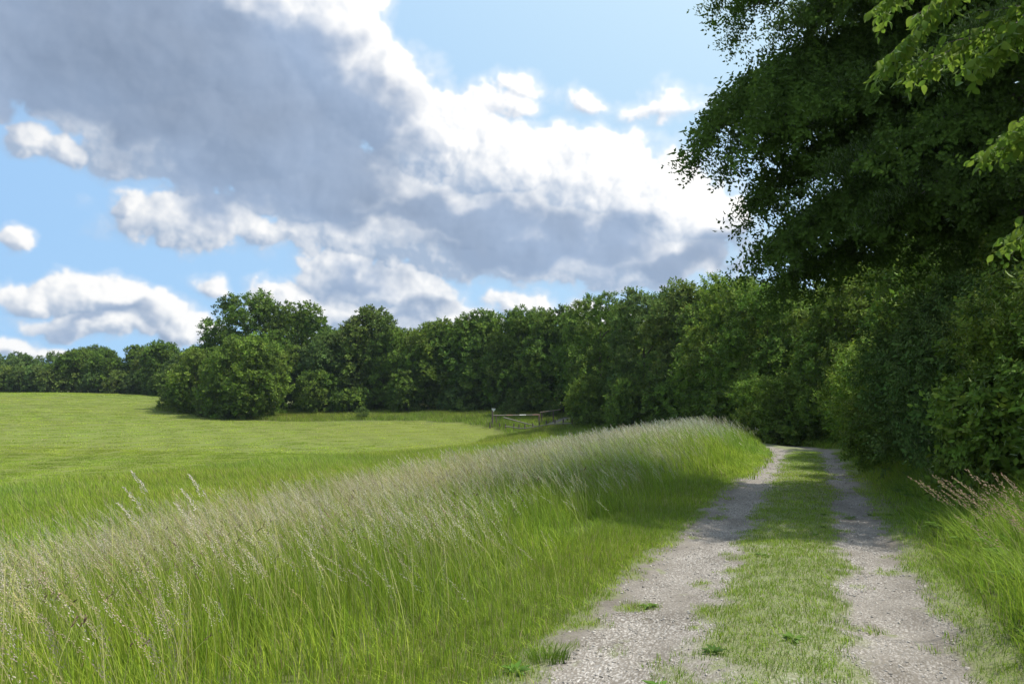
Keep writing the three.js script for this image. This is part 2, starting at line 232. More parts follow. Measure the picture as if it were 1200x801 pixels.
// ───────────────────────── the gravel track ─────────────────────────
const TW = 1.72;
{
  const W = 1024, H = 2048, LEN = 42;                     // map: 3.44 m across, 42 m along
  const stone = (x, y) => { let best = 9, id = 0; const X = Math.floor(x), Y = Math.floor(y); for (let b = -1; b <= 1; b++) for (let a = -1; a <= 1; a++) { const h = PERM[PERM[(X + a) & 255] + ((Y + b) & 255)], dx = X + a + 0.5 + 0.8 * (h / 255 - 0.5) - x, dy = Y + b + 0.5 + 0.8 * (PERM[h] / 255 - 0.5) - y, d = dx * dx + dy * dy; if (d < best) { best = d; id = h; } } return [Math.sqrt(best), id / 255]; };
  const colour = tex(W, H, (i, j) => {
    const t = (i / W * 2 - 1) * TW, s = j / H * LEN - 2;
    const soil = fbm(s * 1.2 + 4, t * 2 + 9, 4), pale = fbm(s * 0.7 + 31, t * 1.6, 3), fine = fbm(s * 30, t * 30, 2), [sd, sid] = stone(s * 46 + 3 * noise2(s * 9, t * 9), t * 52 + 3 * noise2(s * 9 + 5, t * 9));
    const edge = sstep(0.95, 1.5, Math.abs(t));
    const stony = clamp(0.55 + 1.2 * pale - 0.75 * edge + 0.2 * soil);
    let r = lerp(0.092, 0.178, clamp(0.5 + 1.4 * soil)), g = lerp(0.082, 0.165, clamp(0.5 + 1.4 * soil)), b = lerp(0.068, 0.147, clamp(0.5 + 1.4 * soil));
    if (sd < 0.42) { const m = stony * sstep(0.42, 0.3, sd), v = 0.19 + 0.26 * sid; r = lerp(r, v, m); g = lerp(g, v * 0.98, m); b = lerp(b, v * 0.95, m); }
    const k = 1 + 0.35 * fine; r *= k; g *= k; b *= k;
    const gr = trackGrass(s, t) * clamp(0.75 + 0.9 * fine);
    return [toS(lerp(r, 0.115, gr * 0.9)), toS(lerp(g, 0.150, gr * 0.9)), toS(lerp(b, 0.035, gr * 0.9))];
  }, true);
  colour.wrapT = THREE.MirroredRepeatWrapping; colour.wrapS = THREE.ClampToEdgeWrapping;
  const bump = tex(512, 512, tile3((i, j) => { const [d, id] = stone(i / 512 * 44 + 1.5 * noise2(i / 40, j / 40), j / 512 * 44 + 1.5 * noise2(i / 40 + 9, j / 40)); return clamp(0.75 - d * 0.9) * id + 0.25 * fbm(i / 12, j / 12, 3); }));
  function tile3(f) { const q = tile(f, 512, 512); return (i, j) => { const v = q(i, j); return [v, v, v]; }; }
  const pos = [], uv = [], uv1 = [], idx = [], NT = 28, rows = [];
  for (let s = -2.6; s < 40; s += 0.2) rows.push(s);
  for (let s = 40; s < 106; s += 1) rows.push(s);
  for (const s of rows) for (let k = 0; k <= NT; k++) {
    const t = (k / NT * 2 - 1) * TW; let x, z;
    if (s < 36) [x, z] = alongTrack(s, t);
    else { let i = 1; while (i < trackS.length - 2 && trackS[i] - 3 < s) i++; const u = (s + 3 - trackS[i - 1]) / (trackS[i] - trackS[i - 1]), ax = lerp(trackPts[i - 1][0], trackPts[i][0], u), az = lerp(trackPts[i - 1][1], trackPts[i][1], u), q0 = trackPts[Math.max(0, i - 2)], q1 = trackPts[Math.min(trackPts.length - 1, i + 1)], ex = q1[0] - q0[0], ez = q1[1] - q0[1], l = Math.hypot(ex, ez); x = ax - ez / l * t; z = az + ex / l * t; }
    pos.push(x, ground(x, z) + wheelRuts(s, t) + 0.012 - 0.11 * sstep(1.5, TW, Math.abs(t)), z); uv.push(k / NT, (s + 2) / LEN); uv1.push(t / 1.1, s / 1.1);
  }
  for (let j = 0; j < rows.length - 1; j++) for (let k = 0; k < NT; k++) { if (overgrown(pos[(j * (NT + 1) + k) * 3 + 2])) continue; const o = j * (NT + 1) + k; idx.push(o, o + 1, o + NT + 1, o + 1, o + NT + 2, o + NT + 1); }
  const g = new THREE.BufferGeometry(); g.setAttribute('position', new THREE.Float32BufferAttribute(pos, 3)); g.setAttribute('uv', new THREE.Float32BufferAttribute(uv, 2)); g.setAttribute('uv1', new THREE.Float32BufferAttribute(uv1, 2)); g.setIndex(idx); g.computeVertexNormals();
  bump.channel = 1;
  tag(mesh('gravel_track', g, new THREE.MeshStandardMaterial({ map: colour, bumpMap: bump, bumpScale: 0.012, roughness: 0.95 })), 'pale gravel farm track with two wheel ruts and a grassy middle', 'track', null, 'structure');
}
const trackY = (s, t, x, z) => ground(x, z) + (Math.abs(t) < 1.6 ? wheelRuts(s, t) + 0.012 : 0);

// ───────────────────────── leaves and twigs ─────────────────────────
const leafMat = (r, g, b, tr = 0.22) => new THREE.MeshPhysicalMaterial({ color: lin(r, g, b), roughness: 1, transmission: tr, thickness: 0, side: THREE.DoubleSide, specularIntensity: 0.4, ior: 1.4, vertexColors: true });
const bark = new THREE.MeshStandardMaterial({ color: lin(0.11, 0.095, 0.075), map: barkMap, bumpMap: barkBump, bumpScale: 0.02, roughness: 1 });
const greyBark = new THREE.MeshStandardMaterial({ color: lin(0.19, 0.17, 0.145), map: barkMap, bumpMap: barkBump, bumpScale: 0.01, roughness: 1 });
function pushLeaf(P, I, p, dir, nor, len, w, bend = 0.12) {   // a pointed leaf of two faces folded along its rib
  const side = V().crossVectors(dir, nor).normalize(), o = P.length / 3, mid = p.clone().addScaledVector(dir, len * 0.45), n = nor;
  const a = mid.clone().addScaledVector(side, w / 2).addScaledVector(n, w * 0.18), b = mid.clone().addScaledVector(side, -w / 2).addScaledVector(n, w * 0.18), tip = p.clone().addScaledVector(dir, len).addScaledVector(n, -len * bend);
  for (const q of [p, a, tip, b]) P.push(q.x, q.y, q.z); I.push(o, o + 1, o + 2, o, o + 2, o + 3);
}
function geoOf(P, I) { const g = new THREE.BufferGeometry(); g.setAttribute('position', new THREE.Float32BufferAttribute(P, 3)); g.setIndex(I); g.computeVertexNormals(); return g; }
function sprig(seed, n, L, len, w, spread = 0.55, droop = 0.25) {   // a spray of leaves on a few twigs, growing along +y
  const r = rng(seed), P = [], I = [], twigs = 3;
  for (let k = 0; k < twigs; k++) {
    const a = k / twigs * 6.283 + r() * 1.5, sp = k ? spread : 0.12, td = V(Math.cos(a) * sp, 1, Math.sin(a) * sp).normalize();
    const st = td.clone().multiplyScalar(0), en = td.clone().multiplyScalar(L * (k ? 0.85 : 1)), sd = V(-td.z, 0, td.x).normalize().multiplyScalar(len * 0.035), o = P.length / 3;
    for (const q of [st.clone().add(sd), st.clone().sub(sd), en]) P.push(q.x, q.y, q.z); I.push(o, o + 1, o + 2);
    const m = Math.round(n / twigs);
    for (let i = 0; i < m; i++) {
      const u = 0.15 + 0.85 * (i + r() * 0.8) / m, p = en.clone().multiplyScalar(u), sg = i % 2 ? 1 : -1, b = a + sg * (1.2 + r() * 0.7);
      const d = V(Math.cos(b) + (r() - 0.5) * 0.7, 0.5 + (r() - 0.5) * 0.9 - droop, Math.sin(b) + (r() - 0.5) * 0.7).addScaledVector(td, i > m - 2 ? 1.5 : 0.3).normalize();
      const nn = V((r() - 0.5) * 1.3, 1, (r() - 0.5) * 1.3); nn.addScaledVector(d, -nn.dot(d)).normalize();
      pushLeaf(P, I, p, d, nn, len * (0.75 + 0.5 * r()), w * (0.75 + 0.5 * r()));
    }
  }
  return geoOf(P, I);
}
function tube(pts, radii, seg = 7) {                      // a tapered bending tube
  const P = [], I = [], uv = []; let prev = V(1, 0, 0.3);
  pts.forEach((p, i) => {
    const d = (i < pts.length - 1 ? pts[i + 1].clone().sub(p) : p.clone().sub(pts[i - 1])).normalize(), u = prev.clone().addScaledVector(d, -prev.dot(d)).normalize(), w = V().crossVectors(d, u); prev = u;
    for (let k = 0; k <= seg; k++) { const a = k / seg * 6.2831853, q = p.clone().addScaledVector(u, Math.cos(a) * radii[i]).addScaledVector(w, Math.sin(a) * radii[i]); P.push(q.x, q.y, q.z); uv.push(k / seg * 2, i * 0.7); }
  });
  for (let i = 0; i < pts.length - 1; i++) for (let k = 0; k < seg; k++) { const o = i * (seg + 1) + k; I.push(o, o + 1, o + seg + 1, o + 1, o + seg + 2, o + seg + 1); }
  const g = geoOf(P, I); g.setAttribute('uv', new THREE.Float32BufferAttribute(uv, 2)); return g;
}
function instances(name, geo, mat, list, parent) {        // list of [position, axis, roll, scale, colour]
  const im = shade(new THREE.InstancedMesh(geo, mat, list.length)); im.name = parent ? name : numbered(name);
  list.forEach(([p, axis, roll, sc, c], i) => { Q.setFromUnitVectors(UP, axis); Q2.setFromAxisAngle(UP, roll); Q.multiply(Q2); M4.compose(p, Q, typeof sc === 'number' ? V(sc, sc, sc) : sc); im.setMatrixAt(i, M4); if (c) im.setColorAt(i, c); });
  im.userData.kind = 'stuff'; (parent ?? scene).add(im); return im;
}
// a clump of foliage: sprays of leaves over a dome, growing along +y; radius R
function clump(seed, R0, nSprig, nLeaf, L, len, w, up = 0.35, droop = 0.25) {
  const r = rng(seed), P = [], I = [], C = [], kinds = [0, 1, 2].map((k) => sprig(seed * 7 + k, nLeaf, L, len, w, 0.5 + 0.2 * k, droop));
  const v = V(), m = new THREE.Matrix4();
  for (let i = 0; i < nSprig; i++) {
    const d = V(r() * 2 - 1, r() * 2 - 1, r() * 2 - 1); if (d.lengthSq() > 1 || d.lengthSq() < 0.03) { i--; continue; } d.normalize(); d.y += 0.28; d.normalize();
    const inner = r() < 0.24 ? 0.15 + r() * 0.55 : 0.62 + 0.38 * Math.sqrt(r()), q = d.clone().multiplyScalar(R0 * inner * (0.85 + 0.5 * (0.5 + noise2(d.x * 2.2 + seed, d.z * 2.2 + d.y * 2))));
    const ax = d.clone().multiplyScalar(0.75).add(V((r() - 0.5) * 0.8, up + (r() - 0.5) * 0.5, (r() - 0.5) * 0.8)).normalize();
    Q.setFromUnitVectors(UP, ax); Q2.setFromAxisAngle(UP, r() * 6.283); Q.multiply(Q2); const sc = 0.75 + 0.5 * r(); m.compose(q, Q, V(sc, sc, sc));
    const g = kinds[i % 3], pa = g.attributes.position, o = P.length / 3, sb = 0.8 + 0.4 * r();
    for (let k = 0; k < pa.count; k++) { v.fromBufferAttribute(pa, k).applyMatrix4(m); P.push(v.x, v.y, v.z); }
    for (let k = 0; k < pa.count;) { const n = k + 4 <= pa.count ? 4 : pa.count - k, bb = sb * (0.65 + 0.7 * r()), y = r(); for (let e = 0; e < n; e++) C.push(bb * (0.88 + 0.3 * y * y), bb, bb * (0.8 + 0.3 * r())); k += n; }
    const ia = g.index.array; for (let k = 0; k < ia.length; k++) I.push(ia[k] + o);
  }
  const g = geoOf(P, I); g.setAttribute('color', new THREE.Float32BufferAttribute(C, 3)); return g;
}
const clumpKinds = {                                      // [clump radius, variants]
  coarse: [1.35, [0, 1, 2].map((k) => clump(11 + k, 1.35, 52, 17, 0.58, 0.29, 0.19))],
  mid: [1.0, [0, 1, 2].map((k) => clump(21 + k, 1.0, 54, 18, 0.46, 0.20, 0.125, 0.6))],
  fine: [0.62, [0, 1, 2].map((k) => clump(31 + k, 0.62, 50, 20, 0.32, 0.098, 0.062, 0.4, 0.3))],
  small: [0.48, [0, 1, 2].map((k) => clump(41 + k, 0.48, 52, 22, 0.28, 0.066, 0.040, 0.3))],
};
// leaf colours of the kinds of tree that grow here
const leafMats = { oak: leafMat(0.096, 0.166, 0.024, 0.28), ash: leafMat(0.104, 0.178, 0.026, 0.28), lime: leafMat(0.124, 0.200, 0.028, 0.34), willow: leafMat(0.112, 0.170, 0.034, 0.28), thorn: leafMat(0.098, 0.164, 0.040, 0.28), beech: leafMat(0.072, 0.130, 0.021, 0.34) };

// a broadleaved tree or bush: clumps of foliage round a tapered stem
function tree(o) {
  const { name = 'tree', label, category = 'tree', group, x, z, h, r, base = 0.04, wide = 0.42, lobes = 54, leaf = 'coarse', mat = 'ash', seed, lobe = 0.3, upright = 0.35, lean = 0, stems = 1 } = o;
  const R = rng(seed), g = thing(name, label, category, at(x, z, -0.05), group), [R0, variants] = clumpKinds[leaf];
  const prof = (u) => { const v = u < wide ? u / wide : (u - wide) / (1 - wide); return u < wide ? lerp(0.66, 1, Math.sin(v * 1.5708)) : Math.pow(Math.max(0, 1 - v ** 2.2), 0.55); };
  const y0 = h * base, H = h - y0, L = [], shape = [R() * 40, R() * 40];
  for (let i = 0; i < lobes; i++) {
    const u = clamp((i + R()) / lobes * 0.95 + 0.01, 0, 0.96), a = i * 2.39996 + R() * 0.9, lr = r * lobe * (0.7 + 0.6 * R()) * (1 - 0.28 * u), swell = 1 + 0.35 * noise2(shape[0] + Math.cos(a) * 1.3 + u * 2, shape[1] + Math.sin(a) * 1.3);
    const rr = Math.max(0, prof(u) * r * swell - lr * 0.6) * (R() < 0.16 ? 0.45 : 1);
    const c = V(Math.cos(a) * rr + lean * u * h, y0 + u * H, Math.sin(a) * rr); c.y = clamp(c.y, lr * 0.35, h - lr * 0.8); L.push([c, lr]);
  }
  const lists = [[], [], []];
  L.forEach(([c, lr], i) => {
    const out = V(c.x, 0, c.z).multiplyScalar(0.6 / r), ax = V(out.x + (R() - 0.5) * 0.3, 0.55 + upright, out.z + (R() - 0.5) * 0.3).normalize(), b = 0.84 + 0.34 * R(), y = R(), k = lr / R0 * 1.12;
    lists[Math.floor(R() * 3)].push([c, ax, R() * 6.283, V(k * (0.9 + 0.25 * R()), k * (0.9 + 0.5 * upright * R()), k * (0.9 + 0.25 * R())), lin(b * (0.92 + 0.2 * y), b, b * (0.85 + 0.2 * R()))]);
  });
  const top = y0 + H * 0.72, rad = Math.max(0.04, h * 0.016);
  for (let k = 0; k < stems; k++) {
    const a = R() * 6.28, q = stems > 1 ? r * 0.25 : 0, pts = [], ra = [];
    for (let i = 0; i <= 6; i++) { const u = i / 6; pts.push(V(Math.cos(a) * q * (0.3 + u) + lean * u * h * 0.8 + (R() - 0.5) * 0.12, u * top, Math.sin(a) * q * (0.3 + u) + (R() - 0.5) * 0.12)); ra.push(rad * (1.25 - 1.05 * u) * (i ? 1 : 1.35) / Math.sqrt(stems)); }
    mesh(stems > 1 ? 'stem' : 'trunk', tube(pts, ra, 7), bark, g);
  }
  if (stems === 1) for (let k = 0; k < 4; k++) {
    const c = L[Math.floor((0.35 + 0.55 * (k + R()) / 4) * lobes * 0.95)][0], sy = Math.min(top * 0.9, Math.max(h * 0.12, c.y - Math.hypot(c.x, c.z) * 0.7)), s0 = V(lean * sy * 0.8, sy, 0);
    mesh('limb', tube([s0, s0.clone().lerp(c, 0.35).add(V(0, 0.15, 0)), s0.clone().lerp(c, 0.7).add(V(0, 0.12, 0)), c], [rad * 0.5, rad * 0.38, rad * 0.25, rad * 0.1], 6), bark, g);
  }
  lists.forEach((l, i) => l.length && instances('crown', variants[i], leafMats[mat], l, g));
  return g;
}

// ───────────────────────── the wood edge beyond the field ─────────────────────────
// metres right of the sight line (x) and ahead (d); heights from the survey
const T = (x, d, h, r, o) => tree({ x, z: -d, h, r, ...o });
const deepRow = { group: 'trees of the wood behind its edge', label: 'tree of the wood showing only its top behind the edge trees', lobes: 24, mat: 'oak', base: 0.25 };
// tall pair behind the field clump, then the edge running right towards the track
T(-39.5, 126, 16.6, 5.6, { label: 'tallest round-headed tree rising behind the leafy clump in the field', mat: 'oak', seed: 101, lobes: 40, wide: 0.55 });
T(-31.5, 124, 15.0, 5.0, { label: 'broad tree beside the tallest round-headed tree', mat: 'oak', seed: 102, lobes: 36, wide: 0.5 });
T(-25.2, 119, 10.8, 4.0, { lobe: 0.24, lobes: 76, label: 'lower fine-lobed tree filling the dip beside the domed tree', mat: 'thorn', seed: 103 });
T(-20.0, 119, 13.8, 4.6, { lobe: 0.34, lobes: 46, label: 'domed green tree at the wood edge, behind the middle of the rough grass', mat: 'willow', seed: 104, wide: 0.5 });
T(-15.6, 117, 10.9, 3.8, { lobe: 0.24, lobes: 76, upright: 0.6, label: 'low tree at the wood edge with ragged leafy sprays, beside the domed tree', mat: 'lime', seed: 105 });
T(-9.8, 115, 11.6, 4.6, { lobe: 0.26, lobes: 70, label: 'conical tree at the wood edge left of the barrier', mat: 'lime', seed: 106, wide: 0.36 });
T(-4.2, 113, 12.6, 4.4, { label: 'full round tree of the wood edge behind the sign post', mat: 'ash', seed: 107, wide: 0.4 });
T(1.6, 109, 12.9, 4.6, { lobe: 0.25, lobes: 76, upright: 0.7, label: 'broad fine-lobed tree of the wood edge behind the barrier', mat: 'ash', seed: 108, wide: 0.42 });
T(6.0, 102, 12.2, 4.2, { label: 'tree standing where the track enters the wood', mat: 'oak', seed: 109, wide: 0.45, base: 0.12 });
T(8.7, 84, 12.4, 3.7, { label: 'loose-crowned tree with visible branches right of the fence', mat: 'oak', seed: 110, leaf: 'mid', lobes: 44, lobe: 0.27, wide: 0.55, upright: 0.7 });
T(11.9, 77, 11.6, 3.6, { label: 'tree with upright leafy shoots between loose-crowned tree and path end', mat: 'thorn', seed: 111, leaf: 'mid', lobes: 44, upright: 0.8, lobe: 0.28 });
T(14.6, 70, 11.2, 3.8, { label: 'rounded green tree behind the crest of the tall grass', mat: 'willow', seed: 112, leaf: 'mid', lobes: 44, upright: 0.7 });
T(17.0, 66, 11.4, 3.4, { label: 'green tree of the wood edge with ragged upright top shoots', mat: 'lime', seed: 113, leaf: 'mid', lobes: 44, upright: 0.9, wide: 0.36 });
T(15.4, 58, 9.9, 3.4, { label: 'tree with spiky top shoots behind the end of the tall grass', mat: 'lime', seed: 114, leaf: 'mid', lobes: 46, upright: 0.9, wide: 0.36 });
T(17.4, 55, 8.4, 2.8, { label: 'small green tree at the bend of the track', mat: 'ash', seed: 115, leaf: 'mid', lobes: 40, upright: 0.8 });
// the wood behind
[[-45, 141, 11, 4.5], [-35, 140, 14.4, 5], [-26, 137, 12.4, 5], [-19, 133, 12, 5], [-12, 131, 11.8, 5], [-5, 128, 12.4, 5], [2, 124, 12.6, 5], [9, 112, 12, 4.8], [13, 96, 11.6, 4.5], [18, 84, 11, 4.5], [22, 74, 10.8, 4.5], [22.5, 62, 9.8, 4]].forEach(([x, d, h, r], i) => T(x, d, h, r, { ...deepRow, mat: ['oak', 'ash', 'oak', 'beech'][i % 4], seed: 140 + i }));
// undergrowth that closes the wood's foot
const skirt = { name: 'bush', category: 'bush', stems: 3, base: 0.02, wide: 0.4, lobes: 18, lobe: 0.38 };
T(-26.2, 113.5, 5.4, 2.6, { ...skirt, mat: 'ash', seed: 160, label: 'tall feathery bush at the wood foot right of the field clump' });
T(-21.4, 113.5, 3.0, 2.4, { ...skirt, mat: 'oak', seed: 161, label: 'low bush at the wood foot under the domed green tree' });
T(-13.6, 111.5, 5.6, 2.3, { ...skirt, mat: 'oak', seed: 163, wide: 0.3, label: 'narrow tall bush at the wood foot beside the low ragged tree' });
T(-6.4, 110.5, 2.8, 2.4, { ...skirt, mat: 'thorn', seed: 164, label: 'low bush at the wood foot behind the sign post' });
T(1.2, 106, 2.6, 2.4, { ...skirt, mat: 'willow', seed: 165, label: 'low bush at the wood foot behind the barrier' });
T(7.3, 79, 4.6, 2.2, { ...skirt, mat: 'lime', seed: 170, leaf: 'mid', label: 'rounded bush under the loose-crowned tree by the fence end' });
T(10.6, 73, 4.2, 2.4, { ...skirt, mat: 'lime', seed: 171, leaf: 'mid', label: 'bush right of the fence end behind the tall grass' });
T(13.3, 67, 4.4, 2.4, { ...skirt, mat: 'ash', seed: 172, leaf: 'mid', label: 'leafy bush below the rounded green tree behind the tall grass' });
T(15.2, 61, 3.8, 2.2, { ...skirt, mat: 'ash', seed: 173, leaf: 'mid', label: 'bush at the end of the tall grass strip' });
T(16.0, 52.5, 4.6, 2.0, { ...skirt, mat: 'oak', seed: 174, leaf: 'mid', label: 'green bush on the outside of the track bend' });
T(4.3, 98, 2.0, 0.8, { name: 'sapling', category: 'sapling', base: 0.1, lobes: 9, mat: 'oak', seed: 175, lobe: 0.4, label: 'young sapling behind the barrier with faded bands' });
T(-18.2, 104.5, 1.4, 0.7, { name: 'sapling', category: 'sapling', base: 0.1, lobes: 7, mat: 'thorn', seed: 176, lobe: 0.45, label: 'small sapling standing in the rough grass before the wood' });
T(-0.4, 102, 1.6, 1.0, { name: 'sapling', category: 'sapling', base: 0.05, lobes: 7, mat: 'willow', seed: 177, lobe: 0.45, label: 'low sapling in the grass just left of the barrier' });

// ── the dark clump standing in the field
T(-33.0, 106, 9.9, 4.5, { name: 'field_tree', label: 'dense green bushy tree standing forward in the mown field', mat: 'lime', seed: 181, lobes: 44, base: 0.01, wide: 0.45, stems: 3 });
T(-40.5, 112, 8.2, 3.9, { name: 'field_tree', label: 'lower bushy tree at the left of the field clump', mat: 'lime', seed: 182, lobes: 36, base: 0.01, wide: 0.4, stems: 3 });
T(-45.2, 117, 6.2, 3.2, { name: 'bush', category: 'bush', label: 'small bush trailing off the back of the field clump', mat: 'willow', seed: 183, lobes: 24, base: 0.01, stems: 3 });
T(-36.8, 107, 4.6, 2.6, { name: 'bush', category: 'bush', label: 'low olive bush between the two trees of the field clump', mat: 'willow', seed: 184, lobes: 20, base: 0.01, stems: 3 });

// ── the far hedge and trees along the top of the field
[[-108, 172, 4.8, 4.2], [-101, 171, 4.4, 4.2], [-95, 170, 4.6, 4], [-89, 169, 5.0, 4], [-82, 168, 4.0, 3.6], [-76, 166, 4.0, 3.4], [-70, 163, 4.4, 3.4]].forEach(([x, d, h, r], i) => T(x, d, h, r, { ...skirt, mat: i % 2 ? 'willow' : 'thorn', seed: 200 + i, name: 'hedge_bush', label: 'rounded hedge bush along the far top of the field', group: 'bushes of the far field hedge' }));
T(-86.5, 170, 8.0, 3.6, { label: 'round green tree with a bare short trunk in the far hedge', mat: 'ash', seed: 211, base: 0.3, wide: 0.5 });
T(-80.2, 168, 8.2, 3.0, { label: 'narrow green tree beside the round one in the far hedge', mat: 'ash', seed: 212, base: 0.1 });
T(-73.8, 169, 9.2, 3.4, { label: 'tree rising over the middle of the far hedge', mat: 'oak', seed: 213 });
T(-68.8, 164, 8.6, 3.4, { label: 'olive green tree in the far hedge beside the dense end tree', mat: 'willow', seed: 214 });
T(-63.8, 156, 9.6, 3.6, { label: 'tall dense tree ending the far hedge beside the field clump', mat: 'oak', seed: 215 });
T(-58.5, 152, 7.4, 3.2, { label: 'small tree in the gap between far hedge and field clump', mat: 'thorn', seed: 216 });
T(-90.5, 184, 9.2, 4.2, { label: 'spreading tree behind the round tree of the far hedge', mat: 'thorn', seed: 217, base: 0.3 });
[[-80, 192, 10.8, 4], [-66, 176, 9.4, 3.8], [-62, 172, 10.4, 4], [-56, 166, 10.2, 4], [-51, 160, 9.4, 4], [-100, 205, 8.6, 4.5], [-110, 215, 8.4, 4.5], [-120, 222, 8.6, 5], [-130, 226, 8.6, 5], [-139, 228, 8.4, 5], [-112, 196, 7.2, 4.5], [-121, 196, 7.0, 4.5]].forEach(([x, d, h, r], i) => T(x, d, h, r, { mat: i % 3 ? 'thorn' : 'oak', seed: 220 + i, lobes: 22, label: 'distant tree showing over the hedge at the top of the field', group: 'trees beyond the far hedge' }));

// ───────────────────────── trees and hedge on the right of the track ─────────────────────────
const R_ = (s, t, h, r, o) => { const [x, z] = alongTrack(s, t); return tree({ x, z, h, r, ...o }); };
const hb = { name: 'hedge_bush', category: 'bush', stems: 4, base: 0.02, wide: 0.55, lobe: 0.34, leaf: 'small' };
R_(16.6, 3.5, 3.2, 1.6, { ...hb, mat: 'thorn', leaf: 'small', lobes: 46, seed: 301, label: 'grey-green thorn bush on the bank beside the track, under the big overhanging tree' });
R_(13.6, 3.7, 3.0, 1.5, { ...hb, mat: 'lime', leaf: 'fine', lobes: 40, seed: 302, label: 'dark glossy bush on the bank next to the reddish grass clump' });
R_(20.0, 3.3, 3.4, 1.7, { ...hb, mat: 'thorn', leaf: 'fine', lobes: 44, seed: 303, label: 'thorn bush on the bank, second along the track from the reddish grass' });
R_(23.6, 3.0, 3.2, 1.6, { ...hb, mat: 'ash', leaf: 'fine', lobes: 40, seed: 304, label: 'green leafy bush on the bank halfway along the track' });
R_(27.4, 3.0, 3.4, 1.7, { ...hb, mat: 'lime', leaf: 'fine', lobes: 40, seed: 305, label: 'green bush on the bank behind the pale dry grass' });
R_(31.6, 3.1, 3.6, 1.8, { ...hb, mat: 'lime', leaf: 'fine', lobes: 32, seed: 306, label: 'light green bush near the far end of the track bank' });
R_(36.0, 3.3, 3.8, 1.9, { ...hb, mat: 'ash', leaf: 'fine', lobes: 36, seed: 307, label: 'dark bush at the far end of the track bank' });
R_(40.5, 3.4, 3.4, 1.8, { ...hb, mat: 'ash', leaf: 'fine', lobes: 34, seed: 308, label: 'rounded bush where the track bends away' });
R_(45.0, 2.2, 3.6, 2.0, { ...hb, mat: 'ash', leaf: 'fine', lobes: 30, seed: 309, label: 'bush facing down the track at its bend' });
R_(47.0, -1.2, 3.4, 1.9, { ...hb, mat: 'lime', leaf: 'fine', lobes: 30, seed: 310, label: 'light bush closing the view at the track bend' });
R_(17.6, 6.6, 5.2, 2.2, { ...hb, mat: 'ash', leaf: 'fine', lobes: 40, seed: 311, label: 'tall dark shrub behind the thorn bushes, under the big tree' });
R_(12.2, 6.6, 4.6, 2.0, { ...hb, mat: 'ash', leaf: 'fine', lobes: 36, seed: 312, label: 'tall shrub behind the dark glossy bush' });
R_(23.0, 6.6, 5.6, 2.3, { ...hb, mat: 'lime', leaf: 'fine', lobes: 40, seed: 313, label: 'tall light shrub behind the green leafy bush' });
R_(29.0, 6.4, 8.2, 2.9, { mat: 'lime', leaf: 'mid', lobes: 48, seed: 314, label: 'yellow-green tree beside the track past the big tree' });
R_(35.0, 6.0, 8.4, 2.9, { mat: 'lime', leaf: 'mid', lobes: 48, seed: 315, label: 'tree leaning over the far end of the track' });
R_(41.5, 5.6, 8.6, 2.9, { mat: 'ash', leaf: 'mid', lobes: 46, seed: 316, label: 'green tree on the inside of the track bend' });
R_(48.0, 2.6, 8.6, 2.9, { mat: 'lime', leaf: 'mid', lobes: 46, seed: 317, label: 'bright tree standing straight ahead at the end of the track' });
R_(53.0, -2.0, 9.0, 3.0, { mat: 'ash', leaf: 'mid', lobes: 44, seed: 318, label: 'tree behind the light bush at the track bend' });
[[30, 12, 9.5, 3.6], [38, 11, 10, 3.6], [46, 10, 10, 3.6], [54, 7, 10.5, 3.8], [62, 4, 11, 4]].forEach(([s, t, h, r], i) => R_(s, t, h, r, { ...deepRow, mat: ['ash', 'oak', 'lime'][i % 3], seed: 330 + i, label: 'tree of the dense wood to the right of the track', group: 'trees of the wood right of the track' }));

// ── the big overhanging tree: limbs arching out over the track, sprays drooping at their ends
const boughs = [[6.6, 3.4, 4.4], [5.6, 2.4, 3.2], [5.2, 1.9, 2.8], [4.8, 2.4, 2.0]].map(([len, rise, droop], vi) => {   // foliage of one limb growing along +x
  const r = rng(600 + vi), P = [], I = [], C = [], kinds = [0, 1, 2].map((k) => sprig(51 + k, 22, 0.42, 0.086, 0.05, 0.55 + 0.2 * k, 0.35)), v = V(), m = new THREE.Matrix4(), N = vi ? 32 : 50;
  const curve = (u) => V(len * u, rise * u - droop * u * u, 0.16 * Math.sin(u * 6 + vi));
  for (let k = 0; k < N; k++) {
    const u = 0.16 + 0.84 * (k + r()) / N, p0 = curve(u), tl = (0.7 + 1.0 * r()) * (1.4 - (vi ? 0.6 : 0.45) * u), td = V(0.7, 0.25 * (r() - 0.3), (k % 2 ? 1 : -1) * (0.7 + 0.5 * r())).normalize(), q0 = 5 + Math.round(tl * 3.4), tb = 0.8 + 0.4 * r();
    for (let q = 0; q < q0; q++) {
      const w = (q + 0.6 * r()) / q0, p = p0.clone().addScaledVector(td, tl * w).add(V((r() - 0.5) * 0.3, -0.8 * w * w * tl + (r() - 0.5) * 0.3, (r() - 0.5) * 0.3));
      const ax = td.clone().add(V((r() - 0.5) * 0.9, -0.4 * w - 0.45 * r() * u + 0.12, (r() - 0.5) * 0.9)).normalize(), sc = 0.85 + 0.45 * r(), g = kinds[q % 3], pa = g.attributes.position, o = P.length / 3;
      Q.setFromUnitVectors(UP, ax); Q2.setFromAxisAngle(UP, r() * 6.28); Q.multiply(Q2); m.compose(p, Q, V(sc, sc, sc));
      for (let e = 0; e < pa.count; e++) { v.fromBufferAttribute(pa, e).applyMatrix4(m); P.push(v.x, v.y, v.z); if (e % 4 === 0) { const b = tb * (0.65 + 0.7 * r()); C.push(b, b, b); } else C.push(...C.slice(-3)); }
      for (const e of g.index.array) I.push(e + o);
    }
  }
  const g = geoOf(P, I); g.setAttribute('color', new THREE.Float32BufferAttribute(C, 3)); return [g, curve];
});
